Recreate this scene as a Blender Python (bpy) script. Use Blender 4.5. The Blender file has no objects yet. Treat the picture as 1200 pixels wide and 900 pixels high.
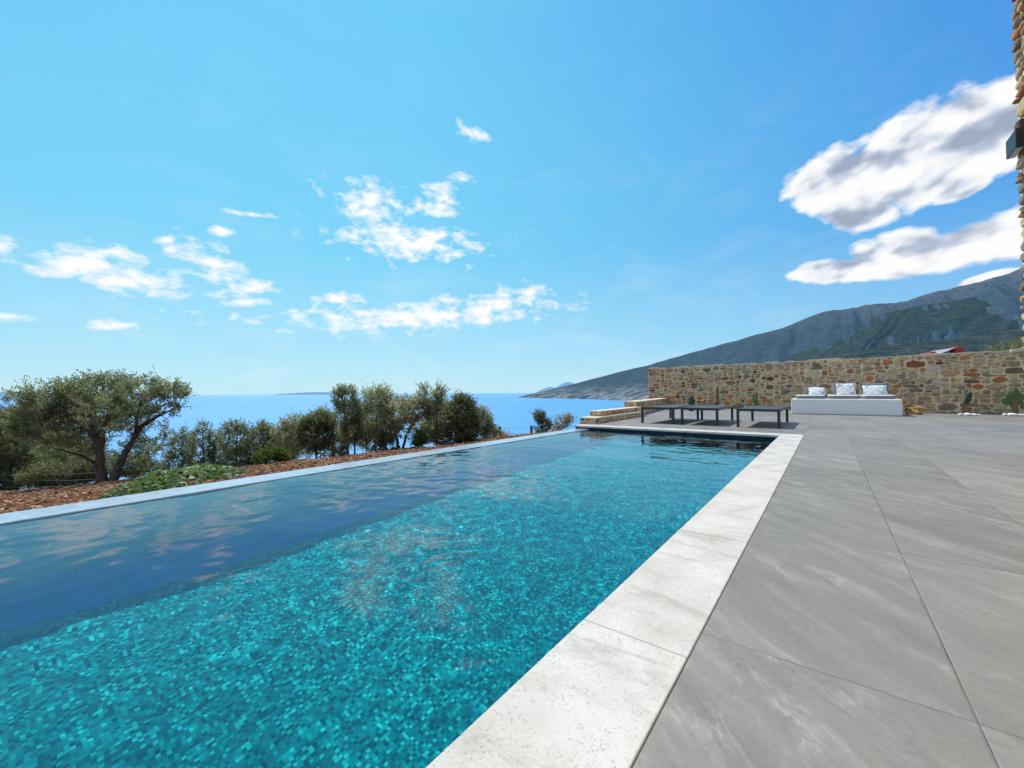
import bpy, bmesh, math, random
from mathutils import Vector, Matrix, noise as mnoise
R = math.radians
scene = bpy.context.scene
COL = scene.collection

# ------------------------------------------------------------------ helpers
class MB:
    """collects geometry and links it as one mesh object"""
    def __init__(self): self.v=[]; self.f=[]; self.c=[]; self.sm=[]; self.haz=False
    def add(self, vs, fs, col=None, smooth=False):
        o=len(self.v); self.v.extend(tuple(p) for p in vs)
        for f in fs:
            self.f.append(tuple(i+o for i in f)); self.c.append(col); self.sm.append(smooth)
        if col is not None: self.haz=True
    def box(self, x0,x1,y0,y1,z0,z1, col=None, M=None):
        vs=[Vector(p) for p in ((x0,y0,z0),(x1,y0,z0),(x1,y1,z0),(x0,y1,z0),(x0,y0,z1),(x1,y0,z1),(x1,y1,z1),(x0,y1,z1))]
        if M: vs=[M@p for p in vs]
        self.add(vs,[(3,2,1,0),(4,5,6,7),(0,1,5,4),(1,2,6,5),(2,3,7,6),(3,0,4,7)],col)
    def prism(self, poly, z0, z1, col=None):
        n=len(poly)
        vs=[(x,y,z0) for x,y in poly]+[(x,y,z1) for x,y in poly]
        self.add(vs,[tuple(range(n-1,-1,-1)),tuple(range(n,2*n))]+[(i,(i+1)%n,n+(i+1)%n,n+i) for i in range(n)],col)
    def tube(self, path, n=8, cap=True, col=None, wob=0, rnd=None):
        """path: list of (Vector, radius)"""
        rings=[]
        P=[Vector(p) for p,_ in path]
        for i,(p,r) in enumerate(path):
            d=(P[min(i+1,len(P)-1)]-P[max(i-1,0)]).normalized()
            a=d.cross(Vector((0,0,1)) if abs(d.z)<.9 else Vector((1,0,0))).normalized(); b=d.cross(a)
            ring=[]
            for k in range(n):
                t=2*math.pi*k/n; rr=r*(1+(rnd.uniform(-wob,wob) if wob else 0))
                ring.append(P[i]+a*math.cos(t)*rr+b*math.sin(t)*rr)
            rings.append(ring)
        vs=[v for r in rings for v in r]; fs=[]
        for i in range(len(rings)-1):
            for k in range(n):
                fs.append((i*n+k,i*n+(k+1)%n,(i+1)*n+(k+1)%n,(i+1)*n+k))
        if cap: fs+= [tuple(range(n-1,-1,-1)), tuple((len(rings)-1)*n+k for k in range(n))]
        self.add(vs,fs,col,True)
    def ellipsoid(self, c, r, M=None, nu=14, nv=9, col=None, bump=0, seed=0):
        c=Vector(c); vs=[]; fs=[]
        for j in range(nv+1):
            ph=math.pi*j/nv
            for i in range(nu):
                th=2*math.pi*i/nu
                d=Vector((math.sin(ph)*math.cos(th),math.sin(ph)*math.sin(th),math.cos(ph)))
                k=1+(bump*mnoise.noise(d*1.7+Vector((seed*3.1,seed,seed*.7))) if bump else 0)
                p=Vector((d.x*r[0]*k,d.y*r[1]*k,d.z*r[2]*k))
                if M: p=M@p
                vs.append(c+p)
        for j in range(nv):
            for i in range(nu):
                fs.append((j*nu+i,(j+1)*nu+i,(j+1)*nu+(i+1)%nu,j*nu+(i+1)%nu))
        self.add(vs,fs,col,True)
    def build(self, name, mat, parent=None, bevel=0, loc=None):
        me=bpy.data.meshes.new(name); me.from_pydata([tuple(p) for p in self.v],[],self.f); me.update()
        if any(self.sm): me.polygons.foreach_set('use_smooth',self.sm)
        if self.haz:
            ca=me.color_attributes.new('tone','FLOAT_COLOR','CORNER'); buf=[]
            for p,c in zip(self.f,self.c):
                c=c or (1,1,1)
                buf.extend((c[0],c[1],c[2],1.0)*len(p))
            ca.data.foreach_set('color',buf)
        me.materials.append(mat)
        o=bpy.data.objects.new(name,me); COL.objects.link(o)
        if bevel:
            m=o.modifiers.new('bevel','BEVEL'); m.width=bevel; m.segments=2; m.limit_method='ANGLE'
            m.harden_normals=False
        if parent is not None:
            o.parent=parent
            o.matrix_parent_inverse=Matrix.Translation(parent.location).inverted() if parent.type=='EMPTY' and parent.rotation_euler.z==0 else Matrix.Identity(4)
        if loc is not None: o.location=loc
        return o
def tag(o,label=None,cat=None,group=None,kind=None):
    if label: o['label']=label
    if cat: o['category']=cat
    if group: o['group']=group
    if kind: o['kind']=kind
    return o
def thing(name,label,cat,loc=(0,0,0),group=None,rz=0):
    o=bpy.data.objects.new(name,None); o.empty_display_size=.2; COL.objects.link(o); o.location=loc; o.rotation_euler.z=rz
    return tag(o,label,cat,group)
def copy_thing(o,label=None):
    c=o.copy(); COL.objects.link(c)
    if label: c['label']=label
    for ch in list(o.children):
        d=ch.copy(); COL.objects.link(d); d.parent=c
        for g in list(ch.children):
            e=g.copy(); COL.objects.link(e); e.parent=d
    return c

# ------------------------------------------------------------------ materials
def mat(name):
    m=bpy.data.materials.new(name); m.use_nodes=True; nt=m.node_tree; nt.nodes.clear()
    out=nt.nodes.new('ShaderNodeOutputMaterial'); return m,nt,out
class NT:
    def __init__(s,nt): s.nt=nt
    def n(s,t,**kw):
        x=s.nt.nodes.new(t)
        ins=kw.pop('ins',{})
        for k,v in kw.items(): setattr(x,k,v)
        for k,v in ins.items():
            if isinstance(v,bpy.types.NodeSocket): s.nt.links.new(v,x.inputs[k])
            else: x.inputs[k].default_value=v
        return x
    def math(s,op,a,b=None,c=None,clamp=False):
        x=s.n('ShaderNodeMath',operation=op,use_clamp=clamp)
        for i,v in enumerate((a,b,c)):
            if v is None: continue
            if isinstance(v,bpy.types.NodeSocket): s.nt.links.new(v,x.inputs[i])
            else: x.inputs[i].default_value=v
        return x.outputs[0]
    def vmath(s,op,a,b=None,out=0):
        x=s.n('ShaderNodeVectorMath',operation=op)
        for i,v in enumerate((a,b)):
            if v is None: continue
            if isinstance(v,bpy.types.NodeSocket): s.nt.links.new(v,x.inputs[i])
            else: x.inputs[i].default_value=v
        return x.outputs[out]
    def noise(s,vec,scale,detail=4,rough=.55,dist=0,out='Fac'):
        return s.n('ShaderNodeTexNoise',ins={'Vector':vec,'Scale':scale,'Detail':detail,'Roughness':rough,'Distortion':dist}).outputs[out]
    def ramp(s,fac,stops,interp='LINEAR'):
        x=s.n('ShaderNodeValToRGB',ins={'Fac':fac}); cr=x.color_ramp; cr.interpolation=interp
        while len(cr.elements)<len(stops): cr.elements.new(.5)
        for e,(p,c) in zip(cr.elements,stops):
            e.position=p; e.color=(c[0],c[1],c[2],1) if not isinstance(c,(int,float)) else (c,c,c,1)
        return x.outputs['Color']
    def mix(s,fac,a,b,mode='MIX'):
        x=s.n('ShaderNodeMix',data_type='RGBA',blend_type=mode)
        for i,v in ((0,fac),(6,a),(7,b)):
            if isinstance(v,bpy.types.NodeSocket): s.nt.links.new(v,x.inputs[i])
            else: x.inputs[i].default_value=v if i==0 else (v[0],v[1],v[2],1)
        return x.outputs[2]
    def map(s,fac,a,b,c,d):
        return s.n('ShaderNodeMapRange',ins={0:fac,1:a,2:b,3:c,4:d}).outputs[0]
    def bump(s,h,strength=.3,dist=.01,normal=None):
        ins={'Height':h,'Strength':strength,'Distance':dist}
        if normal is not None: ins['Normal']=normal
        return s.n('ShaderNodeBump',ins=ins).outputs[0]
    def pos(s): return s.n('ShaderNodeNewGeometry').outputs['Position']
    def obj(s): return s.n('ShaderNodeTexCoord').outputs['Object']
    def principled(s,out,color,rough=.6,normal=None,spec=.5,**kw):
        b=s.n('ShaderNodeBsdfPrincipled')
        for k,v in (('Base Color',color),('Roughness',rough),('Normal',normal),('Specular IOR Level',spec),*kw.items()):
            if v is None: continue
            if isinstance(v,bpy.types.NodeSocket): s.nt.links.new(v,b.inputs[k])
            else: b.inputs[k].default_value=(*v,1) if isinstance(v,tuple) and len(v)==3 and k!='Subsurface Radius' else v
        s.nt.links.new(b.outputs[0],out.inputs[0]); return b

def simple(name,color,rough=.6,var=.15,scale=8,bump=.0,bscale=60,metal=0,spec=.5):
    m,nt,out=mat(name); g=NT(nt); v=g.obj()
    n=g.noise(v,scale,5,.6)
    c=g.mix(n,[x*(1-var) for x in color],[min(1,x*(1+var)) for x in color])
    nm=g.bump(g.noise(v,bscale,4,.6),bump,.01) if bump else None
    g.principled(out,c,rough,nm,spec,Metallic=metal); return m

def make_coping():
    m,nt,out=mat('white rough travertine'); g=NT(nt); p=g.pos()
    n1=g.noise(p,3.2,6,.62,.3); n2=g.noise(g.vmath('MULTIPLY',p,(60,90,60)),1,3,.6); n3=g.noise(p,11,5,.7)
    pits=g.map(g.noise(p,150,3,.7),.33,.42,0,1)
    patch=g.map(n3,.50,.62,0,1)
    c=g.ramp(n1,[(.25,(.35,.315,.27)),(.42,(.51,.475,.43)),(.6,(.60,.565,.52)),(.8,(.47,.435,.39))])
    pf=g.math('MULTIPLY',g.math('SUBTRACT',1,pits),g.map(n3,.40,.56,.12,.9))
    c=g.mix(pf,c,(.28,.26,.24))
    streak=g.map(g.noise(g.vmath('MULTIPLY',p,(2.0,7.0,4)),1.3,6,.7,.8),.54,.66,0,.65)
    c=g.mix(streak,c,(.37,.345,.31))
    h=g.math('ADD',g.math('MULTIPLY',n2,.5),g.math('ADD',pits,g.math('MULTIPLY',n3,1.0)))
    g.principled(out,c,.75,g.bump(h,.35,.004),.35); return m

def make_deck():
    m,nt,out=mat('grey porcelain paving'); g=NT(nt); p=g.pos()
    s=g.n('ShaderNodeSeparateXYZ',ins={0:p})
    tx=g.math('DIVIDE',g.math('ADD',s.outputs[0],.317),.5675); ty=g.math('DIVIDE',g.math('SUBTRACT',s.outputs[1],.1585),1.183)
    fx=g.math('FRACT',tx); fy=g.math('FRACT',ty)
    dx=g.math('MULTIPLY',g.math('MINIMUM',fx,g.math('SUBTRACT',1,fx)),.5675)
    dy=g.math('MULTIPLY',g.math('MINIMUM',fy,g.math('SUBTRACT',1,fy)),1.183)
    d=g.math('MINIMUM',dx,dy)
    joint=g.map(d,.0011,.0021,1,0); edge=g.map(d,.002,.006,1,0)
    cell=g.n('ShaderNodeCombineXYZ',ins={0:g.math('FLOOR',tx),1:g.math('FLOOR',ty),2:0.0}).outputs[0]
    wn=g.n('ShaderNodeTexWhiteNoise',noise_dimensions='3D',ins={'Vector':cell})
    rnd=wn.outputs['Color']; rv=wn.outputs['Value']
    # vein space: rotated, stretched, offset per tile
    q=g.vmath('ADD',p,g.vmath('MULTIPLY',rnd,(7,9,5)))
    rot=g.n('ShaderNodeVectorRotate',rotation_type='Z_AXIS',ins={'Vector':q,'Angle':R(47)}).outputs[0]
    warp=g.n('ShaderNodeTexNoise',ins={'Vector':rot,'Scale':1.4,'Detail':4,'Roughness':.6}).outputs['Color']
    rot2=g.vmath('ADD',rot,g.vmath('MULTIPLY',g.vmath('SUBTRACT',warp,(.5,.5,.5)),(.22,.22,.22)))
    st=g.vmath('MULTIPLY',rot2,(.8,4.6,1))
    band=g.noise(st,1.6,7,.62)
    fine=g.noise(g.vmath('MULTIPLY',rot2,(2.2,9,1)),2.4,7,.7,.4)
    cl=g.noise(q,3.1,7,.65,.6)
    c=g.ramp(band,[(.27,(.095,.086,.074)),(.43,(.165,.151,.131)),(.56,(.240,.221,.194)),(.72,(.390,.362,.322))])
    c=g.mix(g.map(fine,.3,.72,0,.6),c,(.165,.155,.142))
    # thin light veins : ridged noise
    rid=g.math('ABSOLUTE',g.math('SUBTRACT',g.noise(g.vmath('MULTIPLY',rot2,(.55,2.6,1)),1.15,7,.62),.5))
    brk=g.map(g.noise(q,21,6,.72,.3),.38,.60,.15,1)
    vein=g.math('MULTIPLY',g.math('MAXIMUM',g.map(rid,.0,.009,1,0),g.math('MULTIPLY',g.map(rid,.0,.05,.7,0),brk)),g.map(cl,.44,.60,0.0,1))
    c=g.mix(g.math('MULTIPLY',vein,.72),c,(.50,.475,.435))
    rid2=g.math('ABSOLUTE',g.math('SUBTRACT',g.noise(g.vmath('ADD',rot2,(3.3,1.2,0)),1.9,6,.6,.5),.5))
    dark=g.math('MULTIPLY',g.map(rid2,.0,.006,1,0),g.map(cl,.52,.6,1,0))
    c=g.mix(g.map(g.noise(q,1.9,6,.68,.8),.46,.66,0,.45),c,(.135,.124,.109))
    c=g.mix(g.math('MULTIPLY',dark,.62),c,(.12,.115,.11))
    c=g.mix(g.map(g.noise(p,70,6,.8),.35,.7,0,.38),c,(.33,.315,.29))
    c=g.mix(g.map(g.noise(p,38,6,.8),.52,.7,0,.35),c,(.11,.10,.09))
    c=g.mix(.30,c,g.ramp(rv,[(0,(.12,.110,.096)),(1,(.29,.268,.238))]))
    dust=g.noise(p,.5,5,.6); c=g.mix(g.map(dust,.45,.75,0,.22),c,(.30,.28,.25))
    c=g.mix(g.math('MULTIPLY',joint,g.map(g.noise(p,1.7,3,.6),.35,.6,.35,1)),c,(.05,.047,.045))
    h=g.math('SUBTRACT',g.math('ADD',g.math('MULTIPLY',band,.6),g.math('MULTIPLY',g.noise(p,45,6,.7),.28)),g.math('MULTIPLY',edge,1.2))
    rough=g.map(g.noise(p,6,5,.65),.3,.7,.5,.72)
    g.principled(out,c,rough,g.bump(h,.35,.004),.4); return m

def make_mosaic():
    m,nt,out=mat('teal glass mosaic'); g=NT(nt)
    geo=g.n('ShaderNodeNewGeometry'); p=geo.outputs['Position']
    q=g.vmath('ADD',p,(.0137,.0071,.0113))
    size=.0165
    idx=g.vmath('FLOOR',g.vmath('DIVIDE',q,(size,size,size)))
    fr=g.vmath('FRACTION',g.vmath('DIVIDE',q,(size,size,size)))
    wn=g.n('ShaderNodeTexWhiteNoise',noise_dimensions='3D',ins={'Vector':idx})
    c=g.ramp(wn.outputs['Value'],[(0,(.0,.075,.11)),(.2,(.0,.14,.18)),(.45,(.0,.205,.245)),(.7,(.0,.285,.315)),(.87,(.0,.39,.40)),(.955,(.02,.62,.60))])
    big=g.noise(p,1.1,4,.6)
    c=g.mix(g.map(big,.3,.7,0,.4),c,(.001,.095,.135))
    n=g.n('ShaderNodeSeparateXYZ',ins={0:fr})
    ab=[g.math('ABSOLUTE',g.math('SUBTRACT',n.outputs[i],.5)) for i in (0,1)]
    gr=g.map(g.math('MAXIMUM',ab[0],ab[1]),.44,.47,0,.6)
    c=g.mix(gr,c,(.003,.12,.14))
    g.principled(out,c,.5,None,0.0); return m

def make_water():
    m,nt,out=mat('pool water'); g=NT(nt)
    fr=g.n('ShaderNodeFresnel',ins={'IOR':1.46}).outputs[0]
    tr=g.n('ShaderNodeBsdfRefraction',ins={'Color':(.80,.965,.995,1),'IOR':1.33,'Roughness':0.0}).outputs[0]
    gl=g.n('ShaderNodeBsdfGlossy',ins={'Color':(.80,.94,1,1),'Roughness':.02}).outputs[0]
    x=g.n('ShaderNodeMixShader',ins={0:fr,1:tr,2:gl})
    nt.links.new(x.outputs[0],out.inputs[0]); return m

def make_sea():
    m,nt,out=mat('sea water'); g=NT(nt); p=g.pos()
    n=g.noise(g.vmath('MULTIPLY',p,(1,1,1)),.0011,6,.6,.6)
    st=g.noise(g.vmath('MULTIPLY',p,(.0007,.00012,1)),1,5,.6,.5)
    c=g.mix(g.map(n,.3,.7,0,1),(.065,.275,.55),(.10,.325,.61))
    c=g.mix(g.map(st,.5,.72,0,.30),c,(.11,.29,.55))
    c=g.mix(g.map(g.vmath('LENGTH',p,out=1),2500,45000,0,.55),c,(.20,.42,.66))  # distance haze painted into the sea colour
    h=g.math('ADD',g.noise(p,.25,5,.65),g.noise(p,.03,4,.6))
    d=g.n('ShaderNodeBsdfDiffuse',ins={'Color':c}).outputs[0]
    gl=g.n('ShaderNodeBsdfGlossy',ins={'Color':(.8,.9,1,1),'Roughness':.32,'Normal':g.bump(h,.6,1.0)}).outputs[0]
    x=g.n('ShaderNodeMixShader',ins={0:.16,1:d,2:gl}); nt.links.new(x.outputs[0],out.inputs[0]); return m

def make_mountain(name,dark,mid,rock,haze,rockz=(400,900),patch=(.3,.28,.24),sc=1.0,low=0):
    m,nt,out=mat(name); g=NT(nt); p=g.pos(); s=g.n('ShaderNodeSeparateXYZ',ins={0:p})
    a=g.noise(p,.0035*sc,8,.62,.4); b=g.noise(p,.02*sc,6,.75); f=g.noise(p,.07*sc,4,.7)
    c=g.mix(g.map(a,.35,.65,0,1),dark,mid)
    c=g.mix(g.map(b,.44,.58,0,.9),c,[x*.30 for x in dark])
    c=g.mix(g.math('MULTIPLY',g.map(f,.50,.64,0,.7),g.map(g.noise(p,.006*sc,5,.65),.42,.62,.1,1)),c,patch)
    zf=g.math('MULTIPLY',g.map(s.outputs[2],rockz[0],rockz[1],0,1),g.map(g.noise(p,.008*sc,7,.7,.5),.42,.60,0,1))
    c=g.mix(g.math('MULTIPLY',zf,.75),c,rock)
    if low:
        lf=g.math('MULTIPLY',g.map(s.outputs[2],low,-30,0,1),g.map(g.noise(p,.011,7,.75,.3),.44,.58,0,.9))
        c=g.mix(lf,c,(.24,.23,.20))
    # terrace / track lines
    d=g.n('ShaderNodeBsdfDiffuse',ins={'Color':c,'Normal':g.bump(g.math('ADD',a,g.math('MULTIPLY',b,.5)),.9,60/sc)}).outputs[0]
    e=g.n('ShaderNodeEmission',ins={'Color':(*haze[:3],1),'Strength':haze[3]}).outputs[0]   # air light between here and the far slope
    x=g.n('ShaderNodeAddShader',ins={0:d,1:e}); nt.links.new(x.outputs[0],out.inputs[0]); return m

def make_stone():
    m,nt,out=mat('rubble stone'); g=NT(nt); p=g.obj()
    t=g.n('ShaderNodeVertexColor',layer_name='tone').outputs[0]
    n=g.noise(p,14,7,.7,.4); k=g.noise(p,55,5,.7)
    c=g.mix(1,t,g.ramp(n,[(.2,.5),(.5,1.0),(.8,1.5)]),'MULTIPLY')
    c=g.mix(g.map(n,.55,.72,0,.35),c,(.30,.14,.05))
    c=g.mix(g.map(k,.58,.75,0,.3),c,(.45,.42,.37))
    g.principled(out,c,.85,g.bump(g.math('ADD',n,g.math('MULTIPLY',k,.5)),.6,.012),.25); return m
def make_mortar(name='lime mortar',col=(.46,.38,.27)):
    m,nt,out=mat(name); g=NT(nt); p=g.obj()
    n=g.noise(p,5,6,.65); k=g.noise(p,70,4,.7)
    c=g.mix(n,[x*.75 for x in col],[x*1.2 for x in col])
    g.principled(out,c,.9,g.bump(g.math('ADD',n,k),.5,.008),.2); return m
def make_leaf(name,dark,light,trans=.45):
    m,nt,out=mat(name); g=NT(nt)
    t=g.n('ShaderNodeVertexColor',layer_name='tone').outputs[0]
    sp=g.n('ShaderNodeSeparateColor',ins={0:t})
    c=g.mix(sp.outputs[0],dark,light)
    d=g.n('ShaderNodeBsdfPrincipled'); nt.links.new(c,d.inputs['Base Color']); d.inputs['Roughness'].default_value=.5; d.inputs['Specular IOR Level'].default_value=.35
    tr=g.n('ShaderNodeBsdfTranslucent',ins={'Color':g.mix(.5,c,(light[0]*1.3,light[1]*1.4,light[2]*.6))}).outputs[0]
    x=g.n('ShaderNodeMixShader',ins={0:trans,1:d.outputs[0],2:tr}); nt.links.new(x.outputs[0],out.inputs[0]); return m
def make_bark():
    m,nt,out=mat('olive bark'); g=NT(nt); p=g.obj()
    v=g.vmath('MULTIPLY',p,(9,9,2.2)); n=g.noise(v,3,7,.7,.6)
    c=g.ramp(n,[(.25,(.025,.019,.015)),(.5,(.085,.066,.054)),(.75,(.19,.16,.135))])
    g.principled(out,c,.9,g.bump(n,.9,.03),.2); return m
def make_soil():
    m,nt,out=mat('red earth'); g=NT(nt); p=g.pos()
    n=g.noise(p,1.3,7,.65,.3); k=g.noise(p,18,6,.75); s=g.n('ShaderNodeSeparateXYZ',ins={0:p})
    c=g.ramp(k,[(.28,(.055,.020,.010)),(.45,(.17,.062,.026)),(.6,(.26,.105,.045)),(.76,(.42,.24,.12))])
    c=g.mix(g.map(n,.4,.7,0,.5),c,(.12,.055,.03))
    far=g.map(s.outputs[2],-1.8,-4.5,0,1)
    scrub=g.ramp(g.noise(p,2.2,7,.75),[(.3,(.015,.022,.008)),(.55,(.045,.055,.02)),(.75,(.12,.105,.05))])
    c=g.mix(far,c,scrub)
    g.principled(out,c,.95,g.bump(k,.8,.05),.15); return m
def make_print(name,cols):
    m,nt,out=mat(name); g=NT(nt); p=g.obj()
    a=g.noise(p,9,3,.5,.6); b=g.noise(g.vmath('ADD',p,(5,2,1)),13,4,.6,1.0); k=g.noise(p,150,2,.5)
    c=(.80,.80,.80)
    c=g.mix(g.map(a,.54,.60,0,.75),c,cols[0]); c=g.mix(g.map(b,.57,.62,0,.8),c,cols[1])
    g.principled(out,c,.9,g.bump(k,.25,.003),.2); return m

M={}
M['coping']=make_coping(); M['deck']=make_deck(); M['mosaic']=make_mosaic(); M['water']=make_water(); M['sea']=make_sea()
M['stone']=make_stone(); M['mortar']=make_mortar(col=(.76,.61,.42)); M['cap']=make_mortar('pale stone capping',(.66,.57,.43))
M['bark']=make_bark(); M['soil']=make_soil()
M['plaster']=simple('white plaster',(.78,.78,.77),.85,.06,3,.25,40,spec=.2)
M['weir']=simple('wet pale stone edge',(.34,.41,.48),.16,.42,10,.45,18)
M['blueshade']=simple('deep blue painted shade',(.015,.20,.52),.6,.35,30,0,spec=0)
M['navy']=simple('dark navy painted shade',(.002,.011,.026),.35,.6,60,0,spec=.3)
M['charcoal']=simple('charcoal aluminium',(.022,.023,.026),.42,.2,12,.05,200,spec=.5)
M['sling']=simple('dark grey mesh fabric',(.06,.063,.07),.55,.15,90,.3,400,spec=.4)
M['lamp']=simple('black powder coat',(.018,.018,.02),.4,.2,20,.05,150)
M['lens']=simple('frosted lamp lens',(.5,.5,.47),.25,.05,20)
M['mattress']=simple('white mattress fabric',(.80,.80,.79),.95,.04,20,.3,120,spec=.1)
M['taupe']=simple('taupe mattress side',(.23,.215,.20),.95,.1,40,.3,200,spec=.1)
M['greycush']=simple('grey cushion fabric',(.20,.205,.20),.95,.1,40,.3,200,spec=.1)
M['print_violet']=make_print('white fabric with violet print',((.24,.22,.42),(.32,.30,.52)))
M['print_mix']=make_print('white fabric with blue and rust print',((.13,.20,.30),(.45,.20,.10)))
M['print_teal']=make_print('white fabric with green print',((.22,.34,.33),(.34,.42,.40)))
M['cactus']=simple('cactus skin',(.075,.12,.035),.55,.45,14,.4,40)
M['cactus_dry']=simple('dry cactus skin',(.15,.11,.055),.75,.45,14,.5,40)
M['cactus_dark']=simple('dark cactus skin',(.03,.04,.02),.7,.4,14,.4,40)
M['whitestone']=simple('white garden stone',(.80,.79,.76),.8,.08,10,.4,30)
M['ochre']=simple('ochre rock',(.36,.21,.065),.85,.65,5,.8,16)
M['wire']=simple('galvanised wire',(.33,.34,.35),.4,.1,30,metal=.6)
M['post']=simple('weathered post',(.055,.045,.038),.85,.4,20,.5,50)
M['redpaint']=simple('red roof paint',(.42,.022,.018),.55,.2,2)
M['roofgrey']=simple('grey roof sheet',(.30,.28,.33),.6,.15,1.5)
M['render']=simple('pale render',(.55,.50,.44),.85,.1,1)
M['boat']=simple('white boat paint',(.8,.8,.8),.4,.05,1)
M['chips']=simple('x',(.3,.1,.04))
LEAF={'olive':make_leaf('olive leaf',(.038,.046,.024),(.33,.345,.235)),
 'grey':make_leaf('silver olive leaf',(.095,.098,.066),(.46,.45,.34)),
 'dark':make_leaf('dark leaf',(.030,.037,.019),(.24,.245,.15)),
 'green':make_leaf('bright green leaf',(.028,.050,.010),(.13,.18,.05)),
 'cover':make_leaf('broad green leaf',(.022,.045,.009),(.17,.26,.07),.35),
 'pale':make_leaf('dry pale leaf',(.10,.09,.06),(.40,.38,.29))}

# ------------------------------------------------------------------ camera
F_PX=479.0; YAW=R(37.6)
F0=Vector((-math.sin(YAW),math.cos(YAW),0)); R0=Vector((math.cos(YAW),math.sin(YAW),0)); U0=Vector((0,0,1))
PIT=math.atan(10.3/F_PX); ROLL=math.atan(.0057)
Fv=F0*math.cos(PIT)+U0*math.sin(PIT); U1=U0*math.cos(PIT)-F0*math.sin(PIT)
Xv=R0*math.cos(ROLL)-U1*math.sin(ROLL); Yv=U1*math.cos(ROLL)+R0*math.sin(ROLL)
cd=bpy.data.cameras.new('camera'); cam=bpy.data.objects.new('camera',cd); COL.objects.link(cam)
mw=Matrix.Identity(4)
for i,a in enumerate((Xv,Yv,-Fv)):
    for j in range(3): mw[j][i]=a[j]
mw.translation=Vector((0,0,.73)); cam.matrix_world=mw
cd.sensor_width=36; cd.lens=F_PX/1200*36; cd.clip_start=.05; cd.clip_end=200000
scene.camera=cam
scene.view_settings.view_transform='Standard'; scene.view_settings.look='None'; scene.view_settings.exposure=0
scene.cycles.transparent_max_bounces=16; scene.cycles.max_bounces=8
scene.cycles.use_denoising=True

# ------------------------------------------------------------------ light
EL=R(57); SD=Vector((-.92*math.cos(EL),.39*math.cos(EL),math.sin(EL))).normalized()
sd=bpy.data.lights.new('sun','SUN'); sd.energy=4.2; sd.angle=R(.5); sd.color=(1,.955,.88)
so=bpy.data.objects.new('sun',sd); COL.objects.link(so); so.rotation_euler=SD.to_track_quat('Z','Y').to_euler(); so.location=(0,0,30)

# ------------------------------------------------------------------ sky with clouds
w=bpy.data.worlds.new('World'); scene.world=w; w.use_nodes=True; nt=w.node_tree; nt.nodes.clear(); g=NT(nt)
out=g.n('ShaderNodeOutputWorld')
sky=g.n('ShaderNodeTexSky',sky_type='NISHITA',sun_disc=False,sun_elevation=EL,sun_rotation=math.atan2(SD.x,SD.y),altitude=60,air_density=1.0,dust_density=.6,ozone_density=2.0)
dirv=g.n('ShaderNodeTexCoord').outputs['Generated']
sp=g.n('ShaderNodeSeparateXYZ',ins={0:dirv})
az=g.math('ARCTAN2',sp.outputs[0],sp.outputs[1]); el=g.math('ARCSINE',sp.outputs[2])
ae=g.n('ShaderNodeCombineXYZ',ins={0:az,1:el,2:0.0}).outputs[0]
BIG=[(0.1924,0.3938,0.1021,0.0623,0.154),(0.0466,0.3799,0.0995,0.0584,-0.106),(0.1164,0.3846,0.0955,0.0723,-0.031),(0.0576,0.3197,0.0524,0.0298,-0.058),(0.1812,0.327,0.0355,0.0220,0.285),(0.241,0.3964,0.0449,0.0551,0.176),(0.2029,0.236,0.0914,0.040,0.125),(0.1133,0.2365,0.0828,0.0379,-0.047),(0.0183,0.2259,0.0753,0.0236,-0.142),(0.2147,0.1754,0.0379,0.012,0.105),
 (.45,.45,.22,.08,.2),(.62,.30,.25,.05,0),(2.5,.55,.6,.22,.1),(3.0,.95,.7,.25,0),(1.6,.85,.5,.25,.2),(-2.7,.45,.5,.2,0),(-2.2,.8,.3,.12,0),(1.2,.45,.35,.12,.2)]  # includes unseen clouds added behind and beside the camera as neutral fill light
SMALL=[(-0.9944,0.4178,0.0753,0.0379,-0.007),(-0.9017,0.3465,0.1525,0.0369,-0.018),(-0.8311,0.4383,0.0425,0.0336,-0.405),(-0.7731,0.4837,0.027,0.0101,-0.029),(-0.7602,0.5745,0.0416,0.0117,-0.289),(-0.8817,0.4329,0.0161,0.0137,0.081),(-0.8619,0.1843,0.2986,0.0299,0.087),(-1.0525,0.2124,0.0505,0.0112,0.023),(-0.6761,0.2214,0.1089,0.0261,0.126),(-1.4705,0.2133,0.082,0.0211,0.011),(-1.4126,0.2031,0.0976,0.0224,-0.059),(-1.4349,0.2449,0.0607,0.0129,0.127),(-1.2962,0.2545,0.0604,0.0262,-0.359),(-1.2321,0.2116,0.052,0.0151,0.221),(-1.2319,0.1878,0.0518,0.0085,0.189),(-1.5563,0.2271,0.0196,0.014,0.051),(-1.5483,0.1226,0.0252,0.0065,0.058),(-1.4356,0.1186,0.0301,0.0089,0.034),(-1.2802,0.3158,0.0281,0.0079,0.105),(-1.3609,0.2833,0.0176,0.0074,0.216),(-1.2332,0.3567,0.039,0.0048,0.092),(-1.9,.25,.2,.03,0)]
def cloud_mask(lst,k=(1.15,1.25)):
    acc=None
    for a,e,ra,rb,ang in lst:
        mp=g.n('ShaderNodeMapping',vector_type='TEXTURE',ins={'Vector':ae,'Location':(a,e,0),'Rotation':(0,0,ang),'Scale':(ra*k[0],rb*k[1],1)}).outputs[0]
        ln=g.vmath('LENGTH',mp,out=1); v=g.math('SUBTRACT',1,ln)
        acc=v if acc is None else g.math('MAXIMUM',acc,v)
    return acc
st=g.vmath('MULTIPLY',ae,(1.0,1.75,1))
cst=g.n('ShaderNodeVectorRotate',rotation_type='Z_AXIS',ins={'Vector':ae,'Angle':-.22}).outputs[0]; cst=g.vmath('MULTIPLY',cst,(1.0,1.65,1))
nb=g.noise(cst,10,8,.55,.1); nb2=g.noise(g.vmath('ADD',cst,(.010,.034,0)),10,8,.55,.1)
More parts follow.
